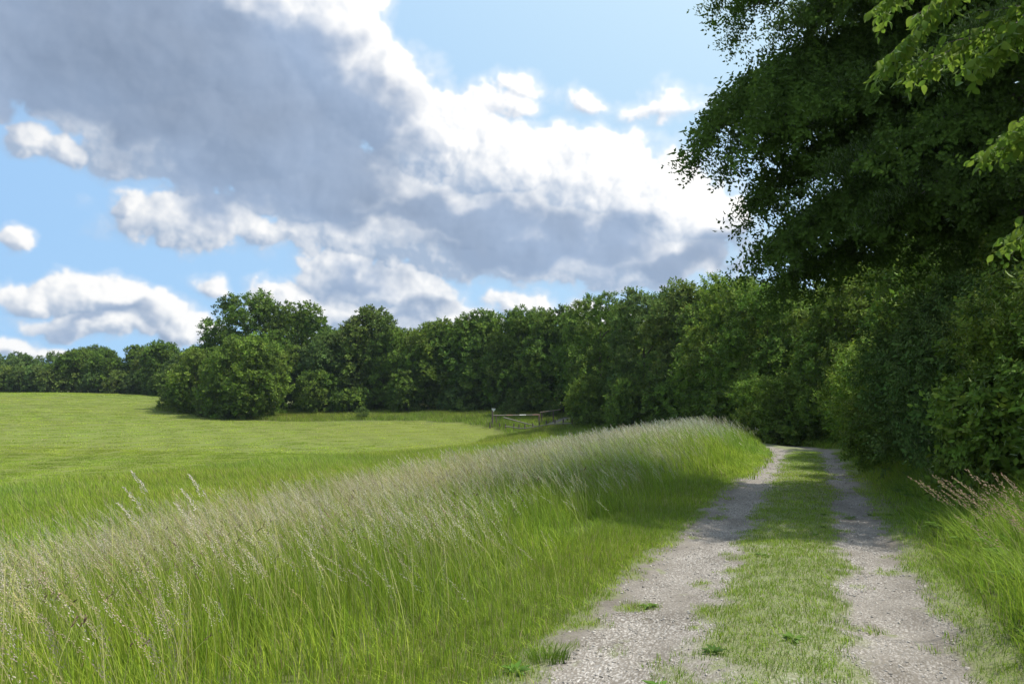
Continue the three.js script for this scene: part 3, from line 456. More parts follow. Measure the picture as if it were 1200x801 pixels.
function bigTree() {
  const R = rng(4242), [x, z] = alongTrack(18.6, 4.8), g = thing('beech_tree', 'huge dark tree whose drooping branches overhang the gravel track', 'tree', at(x, z, -0.1));
  const H = 11.8, pts = [], ra = [];
  for (let i = 0; i <= 9; i++) { const u = i / 9; pts.push(V(0.25 * Math.sin(u * 4), u * H * 0.93, 0.2 * Math.cos(u * 5) - 0.2)); ra.push(0.34 * (1 - 0.86 * u) * (i ? 1 : 1.4)); }
  mesh('trunk', tube(pts, ra, 12), greyBark, g);
  const limbs = [], left = Math.PI;                       // start height, heading (0 = along +x), size, shape
  limbs.push([7.4, left + 0.0, 1.0, 0], [7.0, left + 0.1, 0.93, 0], [7.9, left - 0.08, 0.94, 0], [10.3, left + 0.05, 0.9, 0], [10.0, left - 0.15, 0.84, 0], [5.2, left + 0.05, 1.04, 2]);
  for (let i = 0; i < 15; i++) limbs.push([4.7 + 0.32 * i, left + (i % 5 - 2) * 0.2 + 0.1 * R(), 0.86 + 0.16 * R(), i % 3 ? 1 : 2]);
  for (let i = 0; i < 27; i++) { const u = i / 27; limbs.push([4.5 + u * 6.3, i * 2.39996 + 0.4, (1.05 - 0.5 * Math.max(0, u - 0.5)) * (0.8 + 0.3 * R()), u > 0.75 ? 3 : 1 + i % 3]); }
  for (let i = 0; i < 10; i++) limbs.push([9.6 + 0.16 * i, i * 2.39996, 0.8 + 0.25 * R(), 3]);  // extra top limbs above the view, added to deepen the shade on the track
  const lists = [[], [], [], []];
  limbs.forEach(([y, a, k, shape], li) => {
    const s0 = V(0.25 * Math.sin(y / H * 4), y, -0.1), d = V(Math.cos(a), 0, -Math.sin(a)), side = V(Math.sin(a), 0, Math.cos(a)), c = boughs[shape][1], pp = [], rr = [];
    for (let e = 0; e <= 7; e++) { const q = c(e / 7); pp.push(s0.clone().addScaledVector(d, q.x * k).addScaledVector(side, q.z * k).add(V(0, q.y * k, 0))); rr.push(lerp(0.08, 0.008, Math.pow(e / 7, 0.7))); }
    mesh('limb', tube(pp, rr, 6), greyBark, g);
    const b = 0.85 + 0.3 * R(); lists[shape].push([s0, UP, a, k, lin(b, b, b)]);
  });
  lists.forEach((l, i) => instances('crown', boughs[i][0], leafMats.beech, l, g));
}
bigTree();

// ── near tree at the right edge: every leaf of its hanging branches is a leaf of its own
{
  const R = rng(909), g = thing('hazel_tree', 'near tree with bright green leaves hanging beside the track', 'tree', at(4.95, -3.6, -0.05));
  const gy = g.position.y, mat = [leafMat(0.13, 0.225, 0.028, 0.5), leafMat(0.11, 0.20, 0.026, 0.5), leafMat(0.15, 0.23, 0.032, 0.5)]; for (const m of mat) m.vertexColors = false;
  mesh('trunk', tube([V(0, 0, 0), V(0.05, 1.2, 0.05), V(-0.05, 2.6, 0), V(-0.1, 4.2, -0.1), V(0.05, 5.6, -0.15)], [0.13, 0.1, 0.085, 0.06, 0.02], 9), greyBark, g);
  const leafG = [0, 1, 2].map((k) => {                    // a broad leaf with a curved rib, tip drooping
    const P = [], I = [], L = 0.046 + 0.008 * k, W = 0.028 + 0.005 * k, prof = [0.1, 0.78, 1, 0.72, 0.02];
    prof.forEach((w, i) => { const u = i / 4, y = L * u, zc = -L * 0.32 * u * u * (0.6 + 0.3 * k); P.push(-W / 2 * w, y, zc + W * 0.16 * w, 0, y, zc, W / 2 * w, y, zc + W * 0.16 * w); });
    for (let i = 0; i < 4; i++) { const o = i * 3; for (const q of [0, 1]) I.push(o + q, o + q + 1, o + q + 3, o + q + 1, o + q + 4, o + q + 3); }
    return geoOf(P, I);
  });
  const limbsN = [[V(-0.1, 4.0, -0.1), V(-1.2, 4.1, -0.35), V(-2.3, 3.62, -0.75), V(-2.86, 3.02, -1.05)], [V(-0.05, 3.6, 0), V(-1.0, 3.75, -0.2), V(-1.95, 3.4, -0.5), V(-2.45, 2.95, -0.8)], [V(-0.1, 3.1, 0), V(-0.9, 3.3, -0.3), V(-1.7, 3.0, -0.7), V(-2.15, 2.62, -1.0)], [V(0, 4.5, -0.1), V(-1.0, 4.6, -0.5), V(-2.0, 4.1, -1.0), V(-2.7, 3.55, -1.4)], [V(0, 2.6, 0), V(-0.9, 3.0, -0.5), V(-1.7, 2.95, -1.0), V(-2.15, 2.6, -1.3)], [V(0, 2.1, 0), V(-0.9, 2.5, -0.5), V(-1.6, 2.45, -1.0), V(-2.0, 2.1, -1.35)], [V(-0.1, 3.4, 0), V(-1.1, 3.6, -0.5), V(-2.0, 3.35, -0.95), V(-2.55, 3.1, -1.3)], [V(0, 4.2, 0), V(-1.0, 4.3, -0.3), V(-1.7, 3.95, -0.6), V(-2.2, 3.6, -0.8)]];
  const extra = [[], [], []]; let count = 0;
  limbsN.forEach((pts, li) => {
    const c = new THREE.CatmullRomCurve3(pts), pp = c.getPoints(10);
    mesh('limb', tube(pp, pp.map((_, i) => lerp(0.022, 0.003, i / 10)), 5), greyBark, g);
    for (let k = 0; k < 90; k++) {
      const u = 0.3 + 0.7 * (k + R()) / 90, p0 = c.getPoint(u), dr = c.getTangent(u), sd = V(-dr.z, 0, dr.x).normalize().multiplyScalar(k % 2 ? 1 : -1), tl = (0.14 + 0.34 * R()) * (1.25 - 0.55 * u), td = sd.clone().multiplyScalar(0.8).addScaledVector(dr, 0.8).add(V(0, -0.15 + 0.5 * (R() - 0.5), 0)).normalize(), en = p0.clone().addScaledVector(td, tl);
      if (k % 5 === 0) mesh('twig', tube([p0, p0.clone().lerp(en, 0.5), en], [0.0035, 0.0025, 0.0012], 4), greyBark, g);
      const m = 6 + Math.floor(R() * 5);
      for (let q = 0; q < m; q++) {
        const p = p0.clone().lerp(en, (q + 0.5) / m), sgn = q % 2 ? 1 : -1, ax = V().crossVectors(td, UP).multiplyScalar(sgn).addScaledVector(td, 0.5).add(V((R() - 0.5) * 0.5, -0.55 - 0.4 * R(), (R() - 0.5) * 0.5)).normalize(), kk = Math.floor(R() * 3), sc = 0.8 + 0.45 * R();
        if (u > 0.5 && k % 4 === 0 && count < 295) { const lf = mesh('leaf', leafG[kk], mat[kk], g); lf.position.copy(p); Q.setFromUnitVectors(UP, ax); Q2.setFromAxisAngle(UP, R() * 6.28); lf.quaternion.copy(Q.multiply(Q2)); lf.scale.setScalar(sc); count++; }
        else extra[kk].push([p, ax, R() * 6.28, sc]);
      }
    }
  });
  // the rest of its crown, out of reach of the eye
  for (let i = 0; i < 900; i++) { const a = R() * 6.28, rr = 1.5 * Math.sqrt(R()), y = 3.4 + 2.6 * R(); extra[i % 3].push([V(Math.cos(a) * rr + 0.5, y, Math.sin(a) * rr + 0.3), V(R() - 0.5, R() - 0.8, R() - 0.5).normalize(), R() * 6.28, 1.1]); }
  extra.forEach((l, k) => instances('foliage', leafG[k], mat[k], l, g));
}

// ───────────────────────── fence, barrier and sign at the field's corner ─────────────────────────
const wood = new THREE.MeshStandardMaterial({ color: lin(0.17, 0.145, 0.12), map: barkMap, roughness: 1 }), paleWood = new THREE.MeshStandardMaterial({ color: lin(0.23, 0.21, 0.195), map: barkMap, roughness: 0.9 }), redPaint = new THREE.MeshStandardMaterial({ color: lin(0.24, 0.145, 0.125), roughness: 0.8 }), whitePaint = new THREE.MeshStandardMaterial({ color: lin(0.55, 0.56, 0.56), roughness: 0.7 });
function bar(a, b, r, seg = 8) { return tube([a, a.clone().lerp(b, 0.5), b], [r, r, r * 0.95], seg); }
function cap(g0) { return g0; }
{
  const g = thing('rail_fence', 'row of short wooden posts joined by low rails beside the track', 'fence', at(3.2, -88.5));
  const o = g.position, rel = (x, z, dy) => at(x, z, dy).sub(o);
  const posts = [[-2.4, 93.5], [-1.35, 93], [-0.7, 92.4], [0.2, 91.4], [0.75, 90.6], [1.35, 89.7], [2.15, 88.6], [2.8, 87.4], [3.45, 86], [4.25, 84.8], [5.0, 83.4], [5.75, 82], [6.6, 81]];
  posts.forEach(([x, d], i) => { const b = rel(x, -d, -0.3), t = rel(x, -d, 0.92 - (i < 3 ? 0.2 : 0)); const geo = mergeGeometries([bar(b, t, 0.075, 8), new THREE.CircleGeometry(0.072, 8).rotateX(-Math.PI / 2).translate(t.x, t.y, t.z)].map((q) => { const n = q.toNonIndexed(); n.deleteAttribute('uv'); return n; })); mesh('post', geo, wood, g); });
  for (let i = 2; i < posts.length - 2; i++) { const [x, d] = posts[i], [x2, d2] = posts[i + 1]; mesh('rail', bar(rel(x, -d + 0.09, 0.5), rel(x2, -d2 + 0.09, 0.5), 0.055, 6), paleWood, g); }
  mesh('rail', bar(rel(-0.9, -94.5, 0.95), rel(2.5, -91.2, 0.35), 0.06, 6), paleWood, g);
}
{
  const g = thing('barrier', 'long horizontal barrier pole with faded red bands across the track', 'barrier', at(0.3, -94.5));
  const o = g.position, a = at(-2.05, -94.8, 1.12).sub(o), b = at(3.0, -94.6, 1.12).sub(o); b.y = a.y + 0.08;
  for (let i = 0; i < 7; i++) { const p = a.clone().lerp(b, i / 7), q = a.clone().lerp(b, (i + 1) / 7); mesh('pole_section', bar(p, q, 0.055, 8), i === 2 || i === 6 ? redPaint : i === 4 ? whitePaint : paleWood, g); }
  mesh('post', bar(at(3.0, -94.6, -0.3).sub(o), b.clone().add(V(0, 0.1, -0.09)), 0.085, 8), redPaint, g);
  mesh('post', bar(at(-1.75, -94.9, -0.3).sub(o), a.clone().add(V(0.3, 0.02, -0.16)), 0.07, 8), wood, g);
}
{
  const g = thing('rail_fence', 'short dark rail running from the barrier into the bushes', 'fence', at(4, -95));
  const o = g.position; for (const x of [3.3, 4.6]) mesh('post', bar(at(x, -95, -0.3).sub(o), at(x, -95, 1.22).sub(o), 0.07), wood, g);
  mesh('rail', bar(at(3.1, -94.9, 1.2).sub(o), at(5.4, -94.9, 1.28).sub(o), 0.06, 6), wood, g);
}
{
  const g = thing('sign_post', 'wooden sign post with a small white three-cornered plate', 'sign', at(-2.15, -94.2));
  mesh('post', new THREE.CylinderGeometry(0.085, 0.1, 2.4, 8).translate(0, 0.9, 0), wood, g);
  const s = new THREE.Shape([[-0.22, 0.17], [-0.1, 0.2], [0, 0.17], [0.1, 0.2], [0.22, 0.17], [0.2, 0.06], [0, -0.2], [-0.2, 0.06]].map(([a, b]) => new THREE.Vector2(a, b)));
  mesh('plate', new THREE.ExtrudeGeometry(s, { depth: 0.02, bevelEnabled: false }).translate(0.12, 1.86, 0.1), whitePaint, g);
}

// ───────────────────────── grass ─────────────────────────
const grassMat = (tr = 0.35) => new THREE.MeshPhysicalMaterial({ color: 0xffffff, roughness: 1, transmission: tr, thickness: 0, side: THREE.DoubleSide, vertexColors: true, specularIntensity: 0.3, ior: 1.4 });
const blades = grassMat(0.36), straw = grassMat(0.25);
function builder() { return { P: [], I: [], C: [] }; }
function finish(b) { const g = geoOf(b.P, b.I); g.setAttribute('color', new THREE.Float32BufferAttribute(b.C, 3)); return g; }
function blade(b, x, z, h, w, lx, lz, a, col, seg = 3) {  // a narrow blade that bends over towards (lx, lz)
  const o = b.P.length / 3, cx = Math.cos(a) * w / 2, cz = Math.sin(a) * w / 2;
  for (let i = 0; i <= seg; i++) { const u = i / seg, k = u * u, y = h * u * (1 - 0.18 * k), px = x + lx * k, pz = z + lz * k, t = 1 - Math.pow(u, 1.7); if (i < seg) { b.P.push(px - cx * t, y, pz - cz * t, px + cx * t, y, pz + cz * t); b.C.push(...col, ...col); } else { b.P.push(px, y, pz); b.C.push(...col); } }
  for (let i = 0; i < seg - 1; i++) { const q = o + i * 2; b.I.push(q, q + 1, q + 3, q, q + 3, q + 2); } const q = o + (seg - 1) * 2; b.I.push(q, q + 1, q + 2);
}
function spikelet(b, p, d, len, w, col) { const n = V(d.z, 0.3, -d.x).normalize(), s = V().crossVectors(d, n).normalize().multiplyScalar(w / 2), m = p.clone().addScaledVector(d, len * 0.4), e = p.clone().addScaledVector(d, len), o = b.P.length / 3; for (const q of [p, m.clone().add(s), e, m.clone().sub(s)]) { b.P.push(q.x, q.y, q.z); b.C.push(...col); } b.I.push(o, o + 1, o + 2, o, o + 2, o + 3); }
const mixc = (a, b, t) => [lerp(a[0], b[0], t), lerp(a[1], b[1], t), lerp(a[2], b[2], t)];
const GREEN = [0.168, 0.298, 0.028], LIME = [0.320, 0.425, 0.046], STRAW = [0.40, 0.35, 0.19], PALE = [0.66, 0.605, 0.53], PINK = [0.42, 0.335, 0.31], UMBER = [0.13, 0.085, 0.07];
function patch(seed, size, n, h0, h1, w0, w1, lean, seg = 3, dry = 0.05) {
  const r = rng(seed), b = builder();
  for (let i = 0; i < n; i++) { const h = lerp(h0, h1, r()), l = h * lean * (0.2 + r()), a = r() * 6.283, k = 0.55 + 0.7 * r(), q = r(), c = (q < dry ? STRAW : mixc(GREEN, LIME, r())).map((v) => v * k); blade(b, (r() - 0.5) * size, (r() - 0.5) * size, h, lerp(w0, w1, r()), -l + (r() - 0.5) * h * 0.38, (r() - 0.5) * h * 0.42, a, c, seg); }
  return finish(b);
}
function stalk(b, r, x, z, h, lx, lz, head, cols, n = 20, sw = 0.0026, sl = 0.016, open = 0.028) {   // a flowering stem with its seed head
  const col = mixc(GREEN, STRAW, 0.35 + 0.4 * r()), seg = 4, at2 = (u) => V(x + lx * u * u, h * u * (1 - 0.1 * u * u), z + lz * u * u), o = b.P.length / 3, a = r() * 6.28;
  for (let i = 0; i <= seg; i++) { const p = at2(i / seg), c = Math.cos(a) * sw / 2, s = Math.sin(a) * sw / 2; b.P.push(p.x - c, p.y, p.z - s, p.x + c, p.y, p.z + s); b.C.push(...col, ...col); }
  for (let i = 0; i < seg; i++) { const q = o + i * 2; b.I.push(q, q + 1, q + 3, q, q + 3, q + 2); }
  const c0 = cols[Math.floor(r() * cols.length)], u0 = 1 - head / h;
  for (let i = 0; i < n; i++) { const v = (i + r()) / n, p = at2(lerp(u0, 1, v)), d = at2(1).sub(at2(0.85)).normalize(), sp = open * (1 - v * 0.8) * (0.3 + r()), an = r() * 6.283; p.add(V(Math.cos(an) * sp, (r() - 0.5) * 0.012, Math.sin(an) * sp)); d.add(V(Math.cos(an) * 0.35 - 0.25, -0.15 * r(), Math.sin(an) * 0.35)).normalize(); const k = 0.75 + 0.5 * r(); spikelet(b, p, d, sl * (0.8 + 0.5 * r()), sl * 0.34, c0.map((q) => q * k)); }
}
function seedPatch(seed, size, n, h0, h1, cols, opt = {}) { const r = rng(seed), b = builder(); for (let i = 0; i < n; i++) { const h = lerp(h0, h1, r()); stalk(b, r, (r() - 0.5) * size, (r() - 0.5) * size, h, -h * (0.04 + 0.42 * r()), (r() - 0.5) * h * 0.4, (opt.head ?? 0.17) * (0.75 + 0.5 * r()), cols, opt.n ?? 18, opt.sw, opt.sl, opt.open); } return finish(b); }
function scatter(name, label, geos, mat, list) {          // list of [x, y, z, turn, scale xz, scale y, colour]; one object, one InstancedMesh for each shape
  const g = new THREE.Group(); g.name = numbered(name); tag(g, label, name.replace(/_/g, ' ').split(' ').slice(-1)[0], null, 'stuff'); scene.add(g);
  const per = geos.map(() => []); list.forEach((l, i) => per[(i * 7919 + (i >> 3)) % geos.length].push(l));
  per.forEach((l, k) => { if (!l.length) return; const im = shade(new THREE.InstancedMesh(geos[k], mat, l.length)); im.name = geos.length > 1 ? name : name; l.forEach(([x, y, z, a, s, sy, c], i) => { Q.setFromAxisAngle(UP, a); M4.compose(V(x, y, z), Q, V(s, sy, s)); im.setMatrixAt(i, M4); im.setColorAt(i, c); }); im.userData.kind = 'stuff'; g.add(im); });
}
const seen = (x, z, m = 3) => z < 1 && Math.abs(x) < 0.62 * -z + m;
const tone = (x, z, k = 1) => { const n = fbm(x * 0.22, z * 0.22, 3), m = noise2(x * 0.07 + 40, z * 0.07); return lin(k * (1 + 0.5 * n + 0.2 * m), k * (1 + 0.3 * n), k * (1 + 0.2 * n - 0.2 * m)); };
const RG = rng(31337);
const tallEdge = (s) => -12.4 + 1.0 * noise2(s * 0.12, 7) + 0.5 * noise2(s * 0.5, 2);
const strip = (cell, s0, s1, t0, t1, fn) => { for (let s = s0; s < s1; s += cell) for (let t = t0; t < t1; t += cell) { const ss = s + RG() * cell, tt = t + RG() * cell, [x, z] = alongTrack(ss, tt); if (seen(x, z)) fn(x, z, ss, tt); } };
const offTrack = (x, z) => z > -34 || overgrown(z) || Math.abs(track(x, z)[1]) > 1.7;
{ // tall meadow strip on the left of the track
  const near = [], far = [], heads = [], farHeads = [], darkHeads = [];
  strip(0.26, 0.5, 22, -13.5, -1.55, (x, z, s, t) => { if (t < tallEdge(s) + 0.3 * (RG() - 0.5)) return; const bladeHeight = 0.15 + 0.85 * sstep(-1.9, -3.7, t + 0.5 * noise2(s * 0.9, t * 0.9)), height = bladeHeight * (0.8 + 0.35 * RG() + 0.25 * noise2(x * 0.5, z * 0.5)), colour = tone(x, z, 0.9 + 0.2 * RG()); near.push([x, ground(x, z) - 0.02, z, (RG() - 0.5) * 1.4, 0.85 + 0.4 * RG(), height, colour]); });
  strip(0.42, 22, 92, -13.5, -1.55, (x, z, s, t) => { if (t < tallEdge(s) || !offTrack(x, z)) return; const bladeHeight = 0.3 + 0.7 * sstep(-1.7, -3.0, t), height = bladeHeight * (0.85 + 0.3 * RG()), colour = tone(x, z, 0.9 + 0.2 * RG()); far.push([x, ground(x, z) - 0.02, z, (RG() - 0.5) * 1.4, 1 + 0.4 * RG(), height, colour]); });
  strip(0.27, 0.5, 24, -13.5, -2.1, (x, z, s, t) => { if (t < tallEdge(s)) return; const d = sstep(-2.0, -3.9, t + 1.4 * noise2(s * 0.35, t * 0.35)) * (1 - 0.5 * sstep(-6, -11, t)) * (0.8 + 0.9 * noise2(s * 0.5 + 20, t * 0.5)); if (RG() > 0.07 + 0.85 * d) return; const q = tone(x, z, 0.85 + 0.3 * RG()); heads.push([x, ground(x, z) - 0.02, z, (RG() - 0.5) * 1.7, 0.9 + 0.3 * RG(), 0.72 + 0.42 * RG() + 0.2 * noise2(x * 0.4 + 9, z * 0.4), q]); if (RG() < 0.35) darkHeads.push([x, ground(x, z), z, RG() * 6, 1, 0.75 + 0.35 * RG(), lin(1, 1, 1)]); });
  strip(0.5, 24, 92, -13.5, -2.0, (x, z, s, t) => { if (t < tallEdge(s) || !offTrack(x, z) || RG() > 0.14 + 0.68 * sstep(-2.2, -4.2, t) - 0.25 * sstep(-7, -11, t)) return; farHeads.push([x, ground(x, z) - 0.02, z, (RG() - 0.5) * 0.9, 1 + 0.3 * RG(), 0.85 + 0.3 * RG(), tone(x, z, 0.85 + 0.3 * RG())]); });
  scatter('tall_grass', 'lush tall green grass of the verge left of the gravel track', [1, 2, 3, 4].map((k) => patch(k, 0.42, 56, 0.34, 0.72, 0.0045, 0.0095, 0.10)), blades, near);
  scatter('tall_grass', 'far end of the tall green grass strip towards the bend', [5, 6, 7].map((k) => patch(k, 0.7, 80, 0.45, 0.85, 0.010, 0.018, 0.3, 2)), blades, far);
  scatter('seed_grass', 'pale nodding seed heads over the tall grass strip', [11, 12, 13, 14].map((k) => seedPatch(k, 0.5, 8, 0.7, 1.08, [PALE, PALE, STRAW, PINK], { sl: 0.010, n: 32, head: 0.2, open: 0.018 })), straw, heads);
  scatter('seed_grass', 'far haze of pale seed heads towards the crest of the grass strip', [15, 16, 17].map((k) => seedPatch(k, 0.8, 10, 0.72, 1.1, [PALE, STRAW, PINK, PINK], { n: 9, sl: 0.026, sw: 0.005, open: 0.025 })), straw, farHeads);
  scatter('seed_grass', 'scattered dark brown flower spikes among the tall grass', [18, 19].map((k) => seedPatch(k, 0.3, 3, 0.7, 1.0, [UMBER, [0.2, 0.12, 0.1]], { n: 12, head: 0.05, open: 0.006, sl: 0.016 })), straw, darkHeads);
}
{ // uncut darker strip between the tall grass and the mown field, and the rough ground before the wood
  const mid = [], edge = [];
  strip(0.6, 4, 95, -31, -11, (x, z, s, t) => { if (t > tallEdge(s) + 0.6 || inMown(x, z) || !offTrack(x, z)) return; mid.push([x, ground(x, z) - 0.02, z, (RG() - 0.5) * 2, 1 + 0.5 * RG(), 0.95 + 0.4 * RG() + 0.4 * noise2(x * 0.3, z * 0.3), tone(x, z, 0.9 + 0.2 * RG())]); });
  for (let x = -60; x < 30; x += 0.8) for (let z = -122; z < -78; z += 0.8) { const X = x + RG() * 0.8, Z = z + RG() * 0.8; if (!seen(X, Z) || inMown(X, Z) || straightT(X, Z) > -14 && Z > -92 || !overgrown(Z) && Math.abs(track(X, Z)[1]) < 1.8) continue; edge.push([X, ground(X, Z) - 0.02, Z, RG() * 6.28, 1.2 + 0.5 * RG(), 0.8 + 0.5 * RG() + 0.5 * noise2(X * 0.2, Z * 0.2), tone(X, Z, 0.74 + 0.2 * RG())]); }
  scatter('meadow_grass', 'uncut darker grass between the seed heads and the mown field', [21, 22, 23].map((k) => patch(k, 0.9, 110, 0.22, 0.48, 0.010, 0.018, 0.35, 2, 0.12)), blades, mid);
  scatter('rough_grass', 'rough long grass between the mown field and the wood', [24, 25].map((k) => patch(k, 1.1, 100, 0.3, 0.62, 0.016, 0.028, 0.3, 2, 0.1)), blades, edge);
}
{ // mown field
  const near = [], far = [];
  const put = (list, c, d0, d1, s) => { for (let z = -d1; z < -d0; z += c) for (let x = -0.64 * d1 - 3; x < 5; x += c) { const X = x + RG() * c, Z = z + RG() * c; if (!seen(X, Z) || !inMown(X, Z)) continue; const d = Math.hypot(X + 150, Z + 20), sw = Math.sin(d * 2 * Math.PI / 4.6 + 1.3 * noise2(X * 0.03, Z * 0.03)), n = fbm(X * 0.06, Z * 0.06, 3), k = 1.08 + 0.08 * RG() + 0.10 * sw + 0.24 * n; list.push([X, ground(X, Z) - 0.01, Z, RG() * 6.28, s * (0.9 + 0.3 * RG()), 0.75 + 0.3 * RG(), lin(k * (1.06 + 0.3 * n), k, k)]); } };
  put(near, 0.8, 26, 62, 1); put(far, 1.5, 62, 178, 1.9);
  scatter('mown_grass', 'short yellow-green turf of the near part of the mown field', [31, 32].map((k) => patch(k, 1, 190, 0.04, 0.10, 0.010, 0.018, 0.5, 2, 0.04)), blades, near);
  scatter('mown_grass', 'short yellow-green turf of the far part of the mown field', [33, 34].map((k) => patch(k, 1, 150, 0.04, 0.10, 0.014, 0.024, 0.5, 2, 0.04)), blades, far);
}
{ // short turf on the middle and edges of the track; the bank on its right
  const turf = [], weeds = [], bank = [], bankTall = [];
  strip(0.105, 1.5, 15, -2.5, 2.6, (x, z, s, t) => { const g = trackGrass(s, t); if (RG() > g * 1.25 - 0.05) return; const e = Math.max(sstep(-1.3, -2.0, t), sstep(1.45, 2.1, t)); turf.push([x, trackY(s, t, x, z) - 0.006, z, RG() * 6.28, 0.8 + 0.5 * RG(), (0.55 + 0.6 * RG()) * (1 + 1.8 * e), tone(x, z, 0.85 + 0.25 * RG())]); if (RG() < 0.008) weeds.push([x, trackY(s, t, x, z), z, RG() * 6, 0.6 + 0.7 * RG(), 0.8, lin(0.75, 0.8, 0.7)]); });
  strip(0.19, 15, 44, -2.4, 2.6, (x, z, s, t) => { if (!offTrack(x, z) && z < -36) return; const g = trackGrass(s, t); if (RG() > g) return; const e = Math.max(sstep(-1.3, -2.0, t), sstep(1.45, 2.1, t)); turf.push([x, trackY(s, t, x, z) - 0.006, z, RG() * 6.28, 1.5 + 0.6 * RG(), (0.7 + 0.6 * RG()) * (1 + 1.6 * e), tone(x, z, 0.85 + 0.25 * RG())]); });
  strip(0.26, 2, 46, 1.75, 4.6, (x, z, s, t) => { if (RG() < 0.25 && s > 14) return; bank.push([x, ground(x, z) - 0.02, z, (RG() - 0.5) * 3, 0.8 + 0.4 * RG(), (0.35 + 0.4 * sstep(1.8, 2.6, t)) * (0.7 + 0.6 * RG()) * (s < 9 ? 1.15 : 1), tone(x, z, 0.8 + 0.25 * RG())]); if (RG() < (s < 9 ? 0.10 : 0.05) && t > 2.1) bankTall.push([x, ground(x, z), z, (RG() - 0.5) * 1.5, 0.8, 0.75 + 0.3 * RG(), lin(1, 0.95, 0.9)]); if (RG() < 0.22) weeds.push([x, ground(x, z) + 0.05, z, RG() * 6, 1.6 + 1.2 * RG(), 2.2, lin(0.8, 0.85, 0.7)]); });
  for (let x = 9; x < 22; x += 0.4) for (let z = -58; z < -40; z += 0.4) { const [s, t] = track(x, z); if (Math.abs(t) > 1.5 && t > 0 && t < 6) bank.push([x + 0.3 * RG(), ground(x, z) - 0.02, z, RG() * 6, 1.1, 0.4 + 0.3 * RG(), tone(x, z, 1)]); }
  const herb = (seed) => { const r = rng(seed), P = [], I = []; for (let i = 0; i < 9; i++) { const a = r() * 6.28, e = 0.3 + 0.5 * r(), d = V(Math.cos(a), e, Math.sin(a)).normalize(), n = V(-Math.cos(a) * e, 1, -Math.sin(a) * e).normalize(); pushLeaf(P, I, V(Math.cos(a) * 0.01, 0.005 + 0.03 * r(), Math.sin(a) * 0.01), d, n, 0.05 + 0.05 * r(), 0.028 + 0.016 * r(), 0.3); } const g = geoOf(P, I); g.setAttribute('color', new THREE.Float32BufferAttribute(new Array(P.length).fill(0).map((_, k) => [0.13, 0.235, 0.035][k % 3]), 3)); return g; };
  scatter('short_grass', 'short trodden grass along the middle and edges of the gravel track', [41, 42, 43, 44].map((k) => patch(k, 0.17, 48, 0.02, 0.07, 0.003, 0.0055, 0.5, 2, 0.12)), blades, turf);
  scatter('bank_grass', 'shaded long grass on the bank right of the track', [45, 46, 47].map((k) => patch(k, 0.45, 70, 0.35, 0.85, 0.005, 0.010, 0.45)), blades, bank);
  scatter('bank_seed_grass', 'thin dry flowering stems on the bank right of the track', [48, 49].map((k) => seedPatch(k, 0.4, 3, 0.7, 1.1, [PALE, PINK])), straw, bankTall);
  scatter('weeds', 'small broad-leaved weeds in the turf and on the bank', [51, 52].map(herb), blades, weeds);
}
{ // loose stones in the wheel ruts
  const stones = [], gr = rng(555), shape = (seed) => { const r = rng(seed), g = new THREE.IcosahedronGeometry(0.5, 0), p = g.attributes.position, key = {}; for (let i = 0; i < p.count; i++) { const k = [p.getX(i), p.getY(i), p.getZ(i)].map((v) => v.toFixed(3)).join(), f = key[k] ??= 0.7 + 0.55 * r(); p.setXYZ(i, p.getX(i) * f, p.getY(i) * f * 0.55, p.getZ(i) * f * 0.85); } g.computeVertexNormals(); return g; };
  const drop = (n, s0, s1, a, b) => { for (let i = 0; i < n; i++) { const s = lerp(s0, s1, gr()), t = (gr() * 2 - 1) * 1.5; if (gr() < trackGrass(s, t) * 1.2 || gr() < sstep(1.1, 1.5, Math.abs(t)) * 0.6 || gr() > 0.55 + 1.1 * fbm(s * 0.7 + 31, t * 1.6, 3)) continue; const [x, z] = alongTrack(s, t), v = 0.5 + 0.7 * gr(), k = lerp(a, b, gr() ** 3); stones.push([x, trackY(s, t, x, z) + k * 0.08, z, gr() * 6.28, k, k * (0.8 + 0.5 * gr()), lin(0.31 * v, 0.295 * v, 0.27 * v)]); } };
  drop(15000, 2.5, 9, 0.008, 0.034); drop(10000, 9, 20, 0.012, 0.04); drop(5000, 20, 40, 0.03, 0.07);
  scatter('gravel', 'loose pale stones lying in the wheel ruts', [61, 62, 63].map(shape), new THREE.MeshStandardMaterial({ roughness: 0.95 }), stones);
}

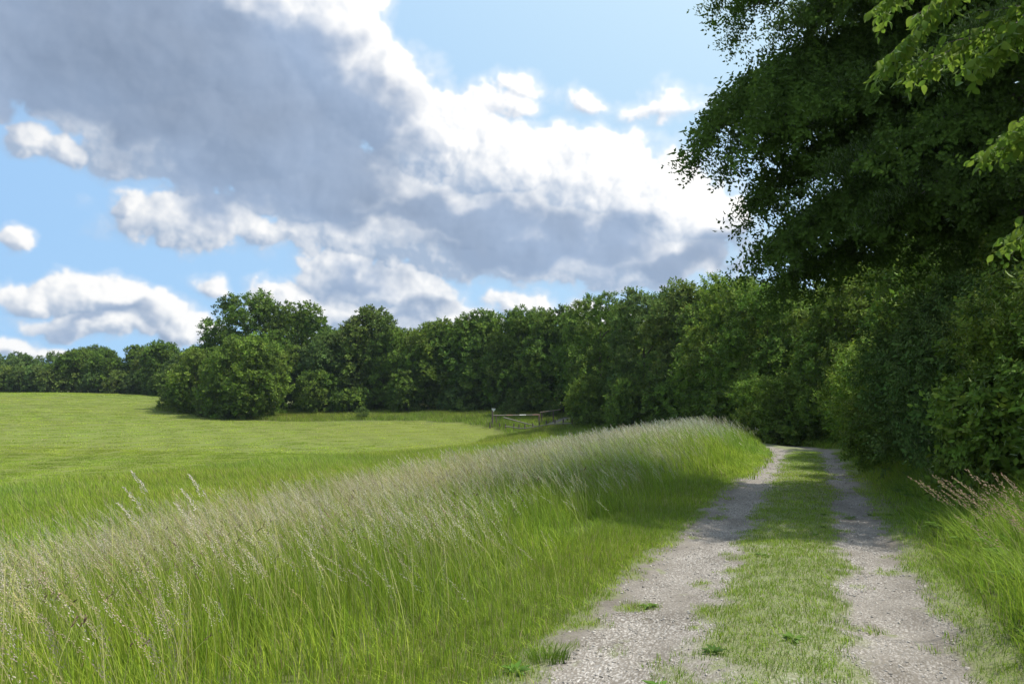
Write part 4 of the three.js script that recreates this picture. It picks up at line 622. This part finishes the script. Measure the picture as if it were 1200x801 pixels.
// ───────────────────────── single plants that stand out ─────────────────────────
function plantGroup(name, label, category, x, z, group) { return thing(name, label, category, at(x, z), group); }
{ // reddish grass clump on the right bank
  const r = rng(71), g = plantGroup('grass_clump', 'clump of tall reddish flowering grass leaning over the right bank', 'grass clump', 3.75, -6.1);
  for (let i = 0; i < 26; i++) { const b = builder(), h = 0.75 + 0.42 * r(); stalk(b, r, (r() - 0.5) * 0.5, (r() - 0.5) * 0.4, h, -h * (0.3 + 0.35 * r()), (r() - 0.5) * 0.3, 0.22 + 0.08 * r(), [[0.36, 0.25, 0.18], [0.42, 0.30, 0.22]], 34, 0.003, 0.017, 0.026); mesh('flowering_stem', finish(b), straw, g); }
  const b = builder(); for (let i = 0; i < 150; i++) { const h = 0.25 + 0.4 * r(), k = 0.8 + 0.4 * r(); blade(b, (r() - 0.5) * 0.6, (r() - 0.5) * 0.5, h, 0.007, (r() - 0.7) * h, (r() - 0.5) * h, r() * 6.28, mixc(GREEN, LIME, r()).map((v) => v * k)); } const m = mesh('leaf_blades', finish(b), blades, g); m.userData.kind = 'stuff';
}
[[-3.62, 8.95, 1.32, 'tallest pale flowering grass stem standing above the strip of seed heads'], [-3.05, 8.9, 1.2, 'second tall pale grass stem beside the tallest one in the seed heads']].forEach(([x, d, h, label], i) => {
  const r = rng(81 + i), g = plantGroup('flowering_grass', label, 'grass', x, -d, 'tall single grass stems'); for (let k = 0; k < 3; k++) { const b = builder(), hh = h * (0.9 + 0.14 * k); stalk(b, r, 0.08 * k, 0.05 * k, hh, -hh * (0.38 - 0.05 * k), 0.05, 0.3, [PALE], 60, 0.004, 0.022, 0.03); mesh('flowering_stem', finish(b), straw, g); }
});
function rosette(name, label, x, z, n, len, seed, col, lift = 0.55) { const r = rng(seed), g = plantGroup(name, label, 'plant', x, z); const [s, t] = track(x, z); g.position.y = trackY(s, t, x, z); for (let i = 0; i < n; i++) { const P = [], I = [], a = i * 2.4 + r(), e = lift * (0.4 + r()), d = V(Math.cos(a), e, Math.sin(a)).normalize(), nn = V(-Math.cos(a) * e, 1, -Math.sin(a) * e).normalize(); pushLeaf(P, I, V(Math.cos(a) * 0.012, 0.004, Math.sin(a) * 0.012), d, nn, len * (0.7 + 0.5 * r()), len * 0.42, 0.35); const lf = geoOf(P, I); lf.setAttribute('color', new THREE.Float32BufferAttribute(new Array(P.length).fill(1), 3)); mesh('leaf', lf, col, g); } }
const dockMat = leafMat(0.095, 0.20, 0.028, 0.35), darkHerb = leafMat(0.06, 0.125, 0.024, 0.3);
rosette('dock_plant', 'low dock with broad green leaves in the grassy middle of the track', 0.86, -5.08, 11, 0.1, 91, dockMat);
rosette('dock_plant', 'small dark-leaved plant at the edge of the left wheel rut', 1.33, -5.75, 10, 0.07, 92, darkHerb, 0.9);
rosette('dock_plant', 'low leafy plant at the foot of the left verge', 0.02, -5.35, 12, 0.09, 93, dockMat, 0.9);
{ const r = rng(95), g = plantGroup('grass_tuft', 'dense dark green tuft at the left edge of the bare rut', 'grass tuft', 0.235, -5.65); const b = builder(); for (let i = 0; i < 260; i++) { const h = 0.05 + 0.09 * r(), k = 0.5 + 0.3 * r(), a = r() * 6.28, q = 0.13 * Math.sqrt(r()); blade(b, Math.cos(a) * q, Math.sin(a) * q * 0.8, h, 0.005, Math.cos(a) * h * 0.6, Math.sin(a) * h * 0.6, r() * 6.28, GREEN.map((v) => v * k), 2); } mesh('leaf_blades', finish(b), blades, g).userData.kind = 'stuff'; }

renderer.render(scene, camera);
